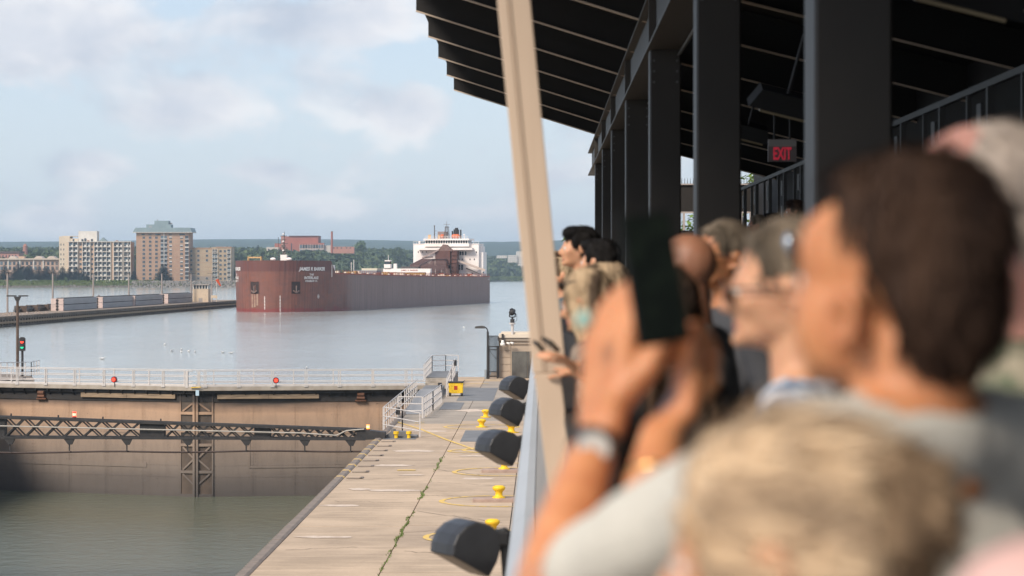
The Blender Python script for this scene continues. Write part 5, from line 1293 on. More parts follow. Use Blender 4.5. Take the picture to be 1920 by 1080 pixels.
MB().b2((0, 0, Z_(500)), (Wd, 20, Z_(474))).obj('wall', mat('salmon', (.45, .22, .17)), r); MB().b2((-1, -1, Z_(474)), (Wd + 1, 21, Z_(471))).obj('roof', mat('dark roof', (.11, .08, .07)), r)
for px in range(-34, 30, 6): MB().b2((X_(px), -.1, Z_(483)), (X_(px + 2), -.002, Z_(478))).obj('window', M_glassd, r)
r, Wd, X_, Z_ = bld('brick_kiln', 'small cone shaped brick tower rising from the trees left of the flats', 'tower', 38.5, 49, 2400)
MB().cyl((Wd / 2, 3, Z_(480)), (Wd / 2, 3, Z_(461)), Wd / 2, Wd / 2 * .8, 14).obj('wall', mat('red brick tower', (.33, .15, .11), None), r)
MB().cyl((Wd / 2, 3, Z_(461)), (Wd / 2, 3, Z_(457)), Wd / 2 * .8, Wd / 6, 14).obj('cap', mat('red brick tower'), r)
# --- red hospital
rb = mat('red brick', (.36, .13, .095), (.30, .11, .08), .1, .9)
r, Wd, X_, Z_ = bld('red_brick_hospital', 'large stepped red brick institution above the trees behind the ship bow', 'building', 497, 663, 2620)
MB().b2((X_(526), 8, Z_(492)), (X_(595), 40, Z_(443))).obj('wall', rb, r); MB().b2((X_(540), 7, Z_(443)), (X_(595), 41, Z_(441.6))).obj('parapet', mat('dark coping', (.14, .09, .08)), r)
MB().b2((X_(547), 0, Z_(498)), (X_(607), 8, Z_(455.5))).obj('wall', rb, r)
MB().b2((X_(512), 12, Z_(480)), (X_(531), 30, Z_(456))).obj('wall', rb, r)
MB().b2((X_(525), 7.6, Z_(490)), (X_(531), 7.99, Z_(442))).obj('wall', mat('pinkish brick', (.42, .20, .15)), r)
pal = mat('pale spandrel', (.50, .42, .37))
for k in range(2):
    for i in range(9):
        a = 562 + i * 5.0; MB().b2((X_(a), -.12, Z_(465.5 + k * 9)), (X_(a + 3.9), -.002, Z_(459 + k * 9))).obj('window', random.choice(GL), r)
    MB().b2((X_(561.5), -.1, Z_(468 + k * 9)), (X_(606.8), -.003, Z_(466 + k * 9))).obj('spandrel', pal, r)
for i in range(10): MB().b2((X_(561 + i * 5.0), -.2, Z_(477)), (X_(561.7 + i * 5.0), -.003, Z_(457.5))).obj('pier', pal, r)
MB().b2((X_(543.5), 7.9, Z_(474)), (X_(547), 7.99, Z_(456))).obj('window', M_glassd, r)
MB().b2((X_(497), 10, Z_(480)), (X_(521), 22, Z_(463))).obj('annexe', mat('pale annexe', (.52, .46, .40)), r)
for px in (500, 508, 514): MB().b2((X_(px), 9.9, Z_(470)), (X_(px + 3), 9.99, Z_(466.5))).obj('window', M_glassd, r)
MB().b2((X_(607), 3, Z_(475)), (X_(619), 12, Z_(460))).obj('annexe', mat('pale annexe'), r)
MB().b2((X_(619), 3, Z_(475)), (X_(663), 14, Z_(462.5))).obj('annexe', mat('pinkish brick'), r)
for px in (624, 630.5, 638, 648, 655): MB().b2((X_(px), 2.9, Z_(466)), (X_(px + 2.5), 2.99, Z_(463.8))).obj('window', M_glassd, r)
r2, Wd, X_, Z_ = bld('chimney', 'tall slender red brick chimney right of the red institution', 'chimney', 619.8, 624.2, 2600)
MB().cyl((Wd / 2, 0, Z_(478)), (Wd / 2, 0, Z_(434.5)), Wd / 2, Wd / 2 * .86, 12).obj('shaft', rb, r2); MB().cyl((Wd / 2, 0, Z_(434.5)), (Wd / 2, 0, Z_(433.6)), Wd / 2 * .95, n=12).obj('cap', mat('dark coping'), r2)
# --- white flats right of the ship
r, Wd, X_, Z_ = bld('terraced_flats', 'stepped white flats among the trees on the far shore right of the ship', 'building', 930, 990, 3960)
for (a, b_, c_, d_) in ((968, 983, 471.5, 500), (952, 970, 478.5, 492), (931, 950, 479, 484), (974, 990, 480, 502)):
    y_ = {968: 6, 952: 3, 931: 9, 974: 0}[a]
    MB().b2((X_(a), y_, Z_(d_)), (X_(b_), y_ + 10, Z_(c_))).obj('wall', conw, r)
    q = a + 1.5
    while q < b_ - 1.5:
        zz = c_ + 2
        while zz < d_ - 1.5: MB().b2((X_(q), y_ - .15, Z_(zz + 1.4)), (X_(q + 1.5), y_ - .002, Z_(zz))).obj('window', M_glassd, r); zz += 4
        q += 3.4
# cars parked on the bank
def car(x, y, z, rz, paint_, label, s=1.0):
    r = thing('parked_car', label, 'car', (x, y, z), rz, 'cars parked on the far bank')
    prof = [(-2.2, .35), (-2.2, .85), (-1.7, .98), (-1.2, 1.45), (.5, 1.48), (1.15, 1.0), (2.1, .85), (2.2, .4)]
    bevel(MB().prism([(a, b_) for a, b_ in prof], -.85, .85).obj('body', paint_, r), .06)
    MB().prism([(-1.55, 1.02), (-1.15, 1.38), (.42, 1.40), (.95, 1.02)], -.87, -.855).prism([(-1.55, 1.02), (-1.15, 1.38), (.42, 1.40), (.95, 1.02)], .855, .87).obj('window', M_glassd, r)
    for a in (-1.35, 1.35):
        for b_ in (-.8, .8): MB().cyl((a, b_ - .1, .33), (a, b_ + .1, .33), .33, n=12).obj('wheel', M_blacksteel, r)
for px, c_, lab in ((11, (.35, .04, .04), 'dark red car parked farthest left on the far bank'), (43, (.72, .72, .72), 'white car parked on the far bank'), (58, (.22, .24, .28), 'dark blue grey car parked right of the white one'), (64, (.4, .42, .45), 'silver car parked at the end of the row')):
    Yy = 1976; x = (px - 1016) / FPX * Yy; car(x, Yy + (3 if px == 64 else 0), ground(x, Yy) + .1, 0, mat('car paint %d' % px, c_, None, 3, .3), lab)
# ================================================================== OBSERVATION BUILDING
FZ = 6.65                                   # deck floor
M_dk = mat('dark bronze steel', (.030, .025, .021), (.022, .019, .017), 1.6, .5, .05, spec=.4)
M_dk2 = mat('black joist', (.012, .011, .011), (.018, .016, .015), 1.0, .7)
M_litlip = mat('lit joist lip', (.55, .44, .35), (.46, .37, .29), 2, .5)  # pale colour paints the light caught along each joist's lower edge
M_floor = mat('deck floor', (.10, .095, .09), (.07, .068, .065), 1.5, .8)
obs = thing('observation_building', 'dark steel viewing building with a ribbed overhanging roof on tall columns', 'building', (0, 0, 0))
MB().b2((-.02, -3, FZ - .35), (7.5, 62, FZ)).obj('floor_slab', M_floor, obs)
MB().b2((.0, -3, 0), (7.5, 62, FZ - .36)).obj('lower_wall', mat('grey cladding', (.22, .23, .235), (.18, .19, .2), .4, .7), obs)
XC = 1.2
cols = [FPX * XC / d_ for d_ in (504, 284, 199, 156, 131, 112, 99)]
cols = [10.79, 19.0, 27.2, 35.0, 42.2, 48.6, 55.2]
cme = MB().prism([(.03, 0), (.35, 0), (.365, .015), (.365, .42), (.015, .42), (.015, .015)], 0, 4.6, 'z').mesh('column', M_dk)
colz = FZ
for y in [2.6] + cols: link('column', cme, obs, (XC, y, colz))
# header beam along the columns, with flanges
hb0, hb1 = CAMZ + 2.52, CAMZ + 3.12
MB().b2((XC + .08, -3, hb0 + .03), (XC + .30, 62, hb1 - .03)).obj('header_beam', M_dk, obs)
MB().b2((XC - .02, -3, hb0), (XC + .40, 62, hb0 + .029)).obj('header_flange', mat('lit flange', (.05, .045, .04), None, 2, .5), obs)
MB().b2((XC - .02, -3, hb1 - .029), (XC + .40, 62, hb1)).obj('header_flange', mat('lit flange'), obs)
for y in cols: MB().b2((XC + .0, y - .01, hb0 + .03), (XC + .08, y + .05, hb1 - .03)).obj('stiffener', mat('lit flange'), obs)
# sloping roof on joists
EX = -1.96
def rz_(x): return CAMZ + 3.12 + (XC - x) * (.99 / 3.16) if x < XC else CAMZ + 3.12 - (x - XC) * .25
jy = []
y = 53.8
while y > -3: jy.append(y); y -= 4.03
prof = [(EX, rz_(EX) - .0), (XC, rz_(XC)), (7.4, rz_(7.4))]
face = [(EX, rz_(EX)), (XC, rz_(XC)), (7.4, rz_(7.4)), (7.4, rz_(7.4) + .42), (XC, rz_(XC) + .42), (EX - .12, rz_(EX) + .50), (EX - .03, rz_(EX) + .36), (EX, rz_(EX) + .26)]
jm = MB().prism(face, 0, .09).mesh('joist', M_dk2)
lm = MB(); 
for a, b_ in zip(prof, prof[1:]): lm.bar((a[0], -.02, a[1] - .012), (b_[0], -.02, b_[1] - .012), .06, .022)
lme = lm.mesh('joist_lip', M_litlip)
for y in jy: link('joist', jm, obs, (0, y, 0)); link('joist_lip', lme, obs, (0, y, 0))
MB().prism([(EX - .12, rz_(EX) + .50), (XC, rz_(XC) + .43), (7.4, rz_(7.4) + .43), (7.4, rz_(7.4) + .62), (XC, rz_(XC) + .62), (EX - .12, rz_(EX) + .66)], -3, 54.0).obj('roof_deck', M_dk2, obs)
# tilted pale mullion at the guard, and the guard itself
M_beige = mat('beige powder coat', (.57, .44, .33), (.47, .355, .26), 3, .5, .05, spec=.3, stretch=(1, 1, .12), contrast=(.45, .75))
top_ = W(957, -60, 9.7); bot_ = W(1030, 700, 9.7); low_ = W(1066, 1000, 9.7)
ax = (bot_ - top_).normalized()
R = Matrix((Vector((1, 0, 0)) - ax * ax.x, Vector((0, 1, 0)), -ax)).transposed()
ml = thing('leaning_mullion', 'tall pale beige mullion leaning outwards across the roof edge', 'mullion', bot_)
def mprism(a, b, x0, x1, y0, y1, name, m_):
    a = a - bot_; b = b - bot_; mb = MB()
    vs = [(p_.x + x, p_.y + yy, p_.z) for p_ in (a, b) for x, yy in ((x0, y0), (x1, y0), (x1, y1), (x0, y1))]
    mb.add(vs, [(0, 1, 5, 4), (1, 2, 6, 5), (2, 3, 7, 6), (3, 0, 4, 7), (0, 3, 2, 1), (4, 5, 6, 7)]); return bevel(mb.obj(name, m_, ml), .004)
mprism(top_, bot_, -.066, -.024, 0, .16, 'outer_flange', M_beige); mprism(top_, bot_, -.0235, .068, .005, .15, 'face_plate', M_beige)
mprism(top_, bot_, -.018, -.012, -.002, .006, 'gasket', mat('beige groove', (.50, .385, .29), None, 2, .6)); mprism(bot_ + Vector((0, 0, -.001)), low_, -.060, .045, 0, .16, 'flange_reflection', M_beige)  # last piece models the mullion's reflection in the guard as solid beige
gp = thing('guard_wall', 'sloping grey guard panels the visitors lean over, running along the deck edge', 'guard', (0, 0, 0))
M_pan = mat('grey guard panel', (.30, .275, .25), (.26, .24, .22), .6, .45, spec=.4); M_pan2 = mat('blue grey sill', (.40, .42, .44), (.35, .37, .39), .5, .4, spec=.4)
y = -1.0
while y < 58:
    y1 = y + 3.0
    MB().prism([(.115, 7.70), (.135, 7.70), (-.02, 6.92), (-.04, 6.90)], y + .01, y1 - .01).obj('guard_panel', M_pan, gp)
    MB().prism([(-.045, 6.905), (-.10, 6.90), (-.165, 6.86), (-.185, 6.78), (-.185, 6.55), (-.045, 6.55)], y + .006, y1 - .006).obj('sill_panel', M_pan2, gp)
    y = y1
MB().prism([(.09, 7.705), (.19, 7.705), (.19, 7.745), (.09, 7.745)], -1, 58).obj('top_rail', M_dk, gp)
cdm = mat('conduit grey', (.10, .10, .10), (.06, .06, .06), 3, .5)
MB().cyl((XC + .34, 4, hb0 - .05), (XC + .34, 58, hb0 - .05), .018).obj('conduit', cdm, obs)
for y in cols:
    for k in range(3):
        for xx in (.06, .32): MB().cyl((XC + xx, y - .014, hb0 - .12 - k * .12), (XC + xx, y, hb0 - .12 - k * .12), .016, n=6).obj('bolt', cdm, obs)
# end wall, windows and upper tier on the right
ew = thing('end_wall', 'dark wall closing the far end of the viewing deck with windows and bird spikes', 'wall', (0, 60, 0))
def ex(px): return (px - 1016) / FPX * 60
def ez(py): return CAMZ + (514 - py) / FPX * 60
MB().b2((1.5, 0, ez(397)), (7.4, .25, ez(345))).obj('wall_band', M_dk, ew); MB().b2((1.5, 0, FZ), (7.4, .25, ez(432))).obj('wall_band', M_dk, ew)
for a, b_ in ((1.5, ex(1268)), (ex(1304), ex(1379)), (ex(1408), 7.4)): MB().b2((a, .002, ez(432)), (b_, .25, ez(397))).obj('wall_pier', M_dk, ew)
wfp = mat('pinkish frame', (.42, .36, .33), None, 2, .6)
for a, b_ in ((1268, 1304), (1379, 1408)):
    MB().b2((ex(a), -.03, ez(400)), (ex(b_), .05, ez(397))).b2((ex(a), -.03, ez(432)), (ex(a + 1.5), .05, ez(400))).b2((ex(b_ - 3), -.03, ez(432)), (ex(b_), .05, ez(400))).b2((ex((a + b_) / 2 - 6), -.03, ez(432)), (ex((a + b_) / 2 - 2), .05, ez(400))).obj('window_frame', wfp, ew)
sp = MB()
for i in range(34): x = ex(1268) + i * .07; sp.cyl((x, .1, ez(345)), (x, .1, ez(334)), .008, .004, 4)
sp.obj('bird_spikes', M_blacksteel, ew)['kind'] = 'stuff'
MB().b2((ex(1268), -.05, ez(347)), (7.3, .02, ez(344.5))).obj('top_capping', mat('pinkish frame'), ew)
tier = thing('upper_gallery', 'dark framed gallery with posts and light slots along the right of the deck', 'gallery', (4.0, 0, FZ))
MB().b2((1.2, -2, 0), (3.4, 59.5, 6)).obj('back_wall', M_dk2, tier)
MB().b2((0, -2, 0), (1.19, 59, 1.2)).b2((-1.2, 8, 0), (-.001, 59, .55)).obj('tier_floor', M_floor, tier)
MB().b2((-.03, -2, 3.32), (.03, 59, 3.38)).obj('top_rail', mat('grey rail', (.06, .06, .06), None, 3, .5), tier)
y = 6.
mslot = mat('pale slot panel', (.08, .08, .08), (.06, .06, .06), 2, .5)
while y < 58:
    MB().b2((-.03, y, 1.2), (.03, y + .08, 3.32)).obj('post', mat('grey rail'), tier)
    for k in range(4): MB().b2((.0, y + .5, 1.7 + k * .42), (.03, y + .72, 1.95 + k * .42)).obj('slot_panel', mslot, tier)
    MB().b2((-.02, y + 1.1, 1.2), (.02, y + 1.16, 3.32)).b2((-.015, y, 2.2), (.015, y + 2.6, 2.24)).obj('mid_rail', mat('grey rail'), tier); y += 2.6
# exit sign
q = W(1467, 282, 28.0); ew_, eh_ = 53 / FPX * 28, 42 / FPX * 28
r = thing('exit_sign', 'grey exit sign with red letters hanging from the dark ceiling', 'sign', q)
MB().b2((-ew_ / 2, 0, -eh_ / 2), (ew_ / 2, .05, eh_ / 2)).obj('housing', mat('exit housing', (.22, .18, .175), (.16, .135, .13), 6, .5), r)
MB().b2((-ew_ / 2 + .004, -.004, eh_ * .18), (ew_ / 2 - .004, -.001, eh_ / 2 - .006)).obj('top_band', mat('exit top', (.34, .31, .29)), r)
vs, fs = text_mesh('EXIT', ew_ * .64, eh_ * .56, bold=.03); MB().add([(v[0], -.008, v[1] - eh_ * .42) for v in vs], fs).obj('letters', mat('exit red', (.42, .03, .05), None, 3, .4, emit=((1, .05, .10), .12)), r)
for s_ in (-.09, .09): MB().cyl((s_, .03, eh_ / 2), (s_, .03, eh_ / 2 + .5), .012).obj('hanger', M_blacksteel, r)
# radiant heaters under the roof
def heater(px, py, Y, lab, s_=1.0):
    q = W(px, py, Y); r = thing('ceiling_heater', lab, 'heater', q, 0, 'radiant heaters under the dark roof')
    R_ = Euler((0, math.radians(14), 0)).to_matrix()
    MB().prism([(-.32, .0), (.32, .0), (.24, .17), (-.24, .17)], 0, .5).obj('hood', M_dk2, r); MB().b2((-.22, -.01, -.02), (.22, .45, -.001)).obj('element', mat('brass element', (.34, .27, .17), None, 3, .35, metal=.6), r)
    MB().cyl((0, .2, .17), (0, .2, .7), .015).obj('rod', M_blacksteel, r)
    r.rotation_euler = (math.radians(12), math.radians(14), 0)
heater(1802, 14, 11.5, 'nearest radiant heater with pale element under the dark roof, top right')
heater(1471, 216, 21, 'radiant heater with pale element above the exit sign')
heater(1398, 262, 30, 'small radiant heater left of the exit sign')

# floodlights on the outside of the guard
def flood(px, py, Y, s_, lab, rx=0):
    """px,py = centre of the lamp head"""
    q = W(px, py, Y); r = thing('floodlight', lab, 'floodlight', q, 0, 'black floodlights bracketed to the outside of the guard'); r.scale = (s_,) * 3
    M_fl = mat('black floodlight shell', (.022, .022, .024), (.032, .032, .035), 6, .34, .05, spec=.5); M_fl2 = mat('floodlight rear', (.014, .014, .015), None, 5, .5)
    # rounded hood: section swept, tilted down to the left
    mb = MB(); n = 9; secs = []
    # octagonal shell: profile in (along, up), three widths -> faceted bonnet
    prof_ = [(-.20, -.045), (-.192, .02), (-.16, .082), (-.10, .13), (-.02, .155), (.07, .13), (.14, .08), (.155, .02), (.115, -.10), (.06, -.19)]
    for yy, k in ((-.150, .93), (-.14, .97), (-.08, 1.0), (.08, 1.0), (.14, .97), (.150, .93)): secs.append([(x * k + .01 * (1 - k), yy, z * k) for x, z in prof_])
    vs = [v for s in secs for v in s]; m_ = len(prof_)
    fs = [(i * m_ + j, i * m_ + (j + 1) % m_, (i + 1) * m_ + (j + 1) % m_, (i + 1) * m_ + j) for i in range(5) for j in range(m_)] + [tuple(range(m_))[::-1], tuple(range(5 * m_, 6 * m_))]
    o = mb.add(vs, fs).obj('shell', M_fl, r); o.rotation_euler = (0, 0, math.radians(30)); bevel(o, .010, 3)
    o.location = (-.0, 0, 0)
    bevel(MB().prism([(.08, .08), (.17, .09), (.24, .085), (.24, .0), (.17, .0), (.08, -.02)], -.07, .07).obj('rear_casing', M_fl2, r), .012)
    bevel(MB().prism([(.17, .09), (.22, .105), (.27, .06), (.265, -.34), (.21, -.34), (.19, -.05)], -.035, .035).obj('bracket_arm', M_fl2, r), .012)
    MB().b2((.18, -.06, -.42), (.30, .06, -.32)).obj('mounting_foot', M_fl2, r)
flood(880, 1021, 14.6, 1.0, 'largest nearest black floodlight at the bottom of the frame')
flood(937, 836, 22.6, 1.0, 'second nearest black floodlight, over the grey steel plate')
flood(953, 770, 28.6, 1.0, 'third black floodlight, just below the farthest one')
flood(966, 725, 34.4, 1.0, 'farthest black floodlight, in front of the stone hut')

# little plants past the deck end
for px, py, Y, h_, lab in ((1108, 424, 75, 4.6, 'green tree top peeping out beside the far column'), (1403, 327, 82, 7.0, 'bright green tree above the far wall of the deck'), (1290, 398, 84, 6.0, 'green tree seen through the left window of the end wall')):
    x = (px - 1016) / FPX * Y; zt_ = CAMZ + (514 - py) / FPX * Y
    r = thing('young_tree', lab, 'tree', (x + .4, Y, 0))
    tr = MB().cyl((0, 0, 0), (0, 0, zt_ * .93), .14, .03, 7); cr = MB()
    for k in range(16): a = U(0, 6.28); rr = U(.1, .9); leafcloud(cr, (math.cos(a) * rr, math.sin(a) * rr, zt_ - U(.2, 3.4)), (.55, .55, .45), 60, .085)
    leafcloud(cr, (0, 0, zt_ - .5), (.5, .5, .5), 120, .08)
    tr.obj('trunk', M_bark, r); cr.obj('crown', M_leafC, r)

# ================================================================== PEOPLE
def skin(name, a, b_):
    m_ = mat(name, a, b_, 26, .46, .12, spec=.4, contrast=(.3, .75)); q_ = [n for n in m_.node_tree.nodes if n.type == 'BSDF_PRINCIPLED'][0]; q_.inputs['Subsurface Weight'].default_value = .25; q_.inputs['Subsurface Scale'].default_value = .012; return m_
SK1 = skin('tanned skin', (.60, .265, .12), (.47, .18, .08)); SK2 = skin('rosy skin', (.60, .33, .27), (.54, .25, .20)); SK3 = skin('brown skin', (.36, .17, .10), (.29, .125, .07)); SK4 = skin('warm skin', (.66, .36, .21), (.56, .27, .16))
def hairm(name, a, b_): return mat(name, a, b_, 7, .65, .5, spec=.2, stretch=(1, 2.5, .35), bscale=60, contrast=(.42, .62))
def hairb(name, a, b_): return mat(name, a, b_, 11, .55, .5, stretch=(2.2, .28, 2.2), bscale=60, contrast=(.42, .60))
H_dark = hairm('dark brown hair', (.078, .043, .027), (.022, .012, .009)); H_black = hairm('black hair', (.012, .010, .009), (.006, .005, .005))
H_blond = hairb('dyed blonde hair', (.95, .71, .46), (.52, .37, .24)); H_grey = hairm('grey brown hair', (.27, .21, .15), (.11, .085, .06)); H_white = hairm('white hair', (.60, .50, .42), (.40, .32, .26))
H_sand = hairm('sandy hair', (.55, .40, .25), (.09, .06, .04)); H_brown = hairm('long brown hair', (.075, .042, .024), (.03, .018, .012))
eye_w = mat('eye white', (.7, .66, .62), None, 3, .3); eye_d = mat('iris', (.03, .02, .015), None, 3, .2); lipm = mat('lips', (.40, .14, .11), None, 5, .5)
def strands(hair_o, n, L_, wd_, par, c, m_, outw=.25, back=False):
    """loose locks lying over the hair so its outline breaks up"""
    me = hair_o.data; P_ = me.polygons; k = len(P_); mb = MB()
    for _ in range(n):
        p_ = P_[random.randrange(k)]; o = p_.center.copy(); nn = p_.normal.copy()
        dn = Vector((U(-.35, .35), -.45 + U(-.3, .3), -1.0)) if not back else Vector((U(-.2, .2), -1.0, U(-.35, .25))); t_ = (dn - nn * dn.dot(nn))
        if t_.length < .1: continue
        t_.normalize(); sd_ = nn.cross(t_) * wd_ * U(.6, 1.3); l_ = L_ * U(.5, 1.3)
        q0 = o + nn * .001; q1 = o + t_ * l_ * .5 + nn * l_ * outw * U(.2, 1); q2 = o + t_ * l_ + nn * l_ * outw * U(-.2, 1.1)
        mb.add([q0 - sd_, q0 + sd_, q1 + sd_ * .8, q1 - sd_ * .8, q2], [(0, 1, 2, 3), (3, 2, 4)])
    o = mb.obj('hair_strands', m_, par); o['kind'] = 'stuff'; return o
def remesh(mb, name, m_, vox, parent, smooth=4, lumps=0.0, lscale=14, lst=(1, 1, .5), disp_smooth=1):
    me = mb.mesh('tmp_' + name, m_); o = bpy.data.objects.new('tmp', me); COL.objects.link(o)
    md = o.modifiers.new('r', 'REMESH'); md.mode = 'VOXEL'; md.voxel_size = vox
    if smooth: ms = o.modifiers.new('s', 'SMOOTH'); ms.factor = .5; ms.iterations = smooth
    dg = bpy.context.evaluated_depsgraph_get(); dg.update()
    out_ = bpy.data.meshes.new_from_object(o.evaluated_get(dg)); bpy.data.objects.remove(o); bpy.data.meshes.remove(me)
    out_.name = name; out_.materials.clear(); out_.materials.append(m_)
    if lumps:
        nrm = [v.normal.copy() for v in out_.vertices]
        for v, n_ in zip(out_.vertices, nrm):
            q = Vector((v.co.x * lst[0], v.co.y * lst[1], v.co.z * lst[2])) * lscale
            v.co += n_ * lumps * (noise.noise(q) + .5 * noise.noise(q * 2.7) + .25 * noise.noise(q * 6))
    out_.polygons.foreach_set('use_smooth', [True] * len(out_.polygons))
    return link(name, out_, parent)
def hand(mb, wr, d, pn, curl=.5, spread=.25, s=1.0, side=1, thumb_out=.6):
    """wr wrist, d direction of the palm, pn the way the palm faces; four unequal fingers with two bends and a thumb"""
    d = Vector(d).normalized(); pn = Vector(pn); pn = (pn - d * pn.dot(d)).normalized(); lat = d.cross(pn) * side
    wr = Vector(wr); pc = wr + d * .055 * s
    for k in (-1.5, -.5, .5, 1.5): mb.cap(wr + lat * k * .011 * s, wr + d * .088 * s + lat * k * .0205 * s, .0155 * s, .0128 * s, 8)
    for k, L_ in ((-1.5, .062), (-.5, .072), (.5, .078), (1.5, .070)):
        a0 = wr + d * .088 * s + lat * k * .0205 * s; dd = (d + lat * k * spread * .18).normalized(); r_ = .0095 * s
        segs = (.48, .30, .26); ang = 0; p0 = a0
        for j, sg in enumerate(segs):
            ang += curl * (.55 if j == 0 else .75); v = dd * math.cos(ang) + pn * math.sin(ang); p1 = p0 + v * L_ * sg * 1.15 * s; mb.cap(p0, p1, r_ * (1.06 - .1 * j), r_ * (.98 - .1 * j), 8); p0 = p1
    t0 = wr + d * .028 * s + lat * .026 * s; t1 = t0 + (d * .55 + lat * thumb_out + pn * .35).normalized() * .042 * s; t2 = t1 + (d * .8 + lat * thumb_out * .35 + pn * .35).normalized() * .032 * s; t3 = t2 + (d + pn * .4).normalized() * .026 * s
    mb.cap(t0, t1, .0165 * s, .0125 * s, 8).cap(t1, t2, .0125 * s, .0112 * s, 8).cap(t2, t3, .0112 * s, .009 * s, 8)
EARS = 1
def head_prims(mb, c, Rh, jaw=1.0, fat=1.0, ear_dz=0.0, cheek=0.0):
    """face towards local +y"""
    def P(x, y, z): return c + Rh @ Vector((x, y, z))
    def E(p, r): mb.ell(P(*p), r, 16, 11, Rh)
    E((0, -.012, .030), (.074 * fat, .094, .088)); E((0, .030, -.012), (.062 * fat, .068, .088)); E((0, .048, -.072), (.044 * fat * jaw, .046, .032)); E((0, .010, -.055), (.058 * fat * jaw, .065, .045))
    mb.cap(P(-.033, .078, .014), P(.033, .078, .014), .014, .014, 8)                              # brow
    mb.cap(P(0, .090, .006), P(0, .112, -.026), .009, .0135, 8); E((.012, .100, -.030), (.009, .010, .008)); E((-.012, .100, -.030), (.009, .010, .008))   # nose
    if cheek:
        for s_ in (-1, 1): E((s_ * .050, .035, -.035), (.026 + cheek, .045, .055)); E((s_ * .055, .030, .030), (.020 + cheek, .045, .045))
    for s_ in (-1, 1):
        E((s_ * .040, .062, -.020), (.022, .026, .022)); mb.cap(P(s_ * .018, .084, -.058), P(0, .091, -.056), .006, .007, 6); mb.cap(P(s_ * .016, .083, -.068), P(0, .089, -.069), .007, .008, 6)
        # ear: rim and lobe
        for a in range(7):
            t0, t1 = math.radians(-70 + a * 40), math.radians(-70 + (a + 1) * 40)
            f = lambda t_: P(s_ * (.076 * fat + .010 + cheek), -.012 - .015 * math.cos(t_) * 1.0, -.008 + ear_dz + .027 * math.sin(t_))
            if a < 6: mb.cap(f(t0), f(t1), .0062, .0062, 6)
        E((s_ * (.074 * fat), -.010, -.008 + ear_dz), (.008, .014, .024)); E((s_ * (.078 * fat), .002, -.036 + ear_dz), (.006, .008, .009))
    E((0, .088, -.088), (.018, .016, .014))
def hair_prims(mb, style, c, Rh):
    def P(x, y, z): return c + Rh @ Vector((x, y, z))
    def E(p, r): mb.ell(P(*p), r, 16, 11, Rh)
    if style == 'short': E((0, -.026, .046), (.084, .100, .086)); E((0, -.062, -.010), (.070, .058, .080)); E((0, .022, .088), (.058, .048, .026)); 
    elif style == 'full':
        E((0, -.022, .044), (.087, .104, .086)); E((0, -.066, -.008), (.080, .056, .086)); E((0, -.060, -.058), (.064, .044, .040)); E((0, .040, .088), (.070, .055, .036))
        for s_ in (-1, 1): E((s_ * .060, -.045, -.010), (.026, .045, .060)); E((s_ * .070, .020, .030), (.014, .026, .034))
    elif style == 'man':
        E((0, -.034, .046), (.083, .094, .086)); E((0, -.070, -.004), (.078, .048, .084)); E((0, -.062, -.052), (.062, .038, .040)); E((0, .018, .094), (.060, .050, .026))
    elif style == 'fringe': E((0, -.030, .004), (.080, .092, .050)); E((0, -.062, -.025), (.066, .048, .055)); E((0, -.02, .045), (.078, .090, .060))
    elif style == 'thin': E((0, -.040, .040), (.080, .092, .078)); E((0, -.064, -.015), (.068, .050, .070))
    elif style == 'bun':
        E((0, -.020, .044), (.088, .106, .090)); E((0, -.066, -.008), (.078, .055, .080)); E((0, .030, .080), (.068, .050, .036))
        for s_ in (-1, 1):
            E((s_ * .062, .012, .006), (.026, .046, .066))
            for k in range(4): mb.cap(P(s_ * .07, .05 - .02 * k, .06), P(s_ * .078, .035 - .03 * k, -.045 - .01 * k), .012, .005, 7)
    elif style == 'long':
        E((0, -.022, .044), (.088, .106, .090)); E((0, .030, .080), (.068, .050, .034)); E((0, -.068, -.04), (.084, .056, .11)); E((0, -.075, -.14), (.086, .042, .12))
        for s_ in (-1, 1):
            for k in range(6): mb.cap(P(s_ * .066, .045 - .022 * k, .05), P(s_ * (.082 + .006 * k), .028 - .026 * k, -.16 - .02 * k), .020, .012, 7)
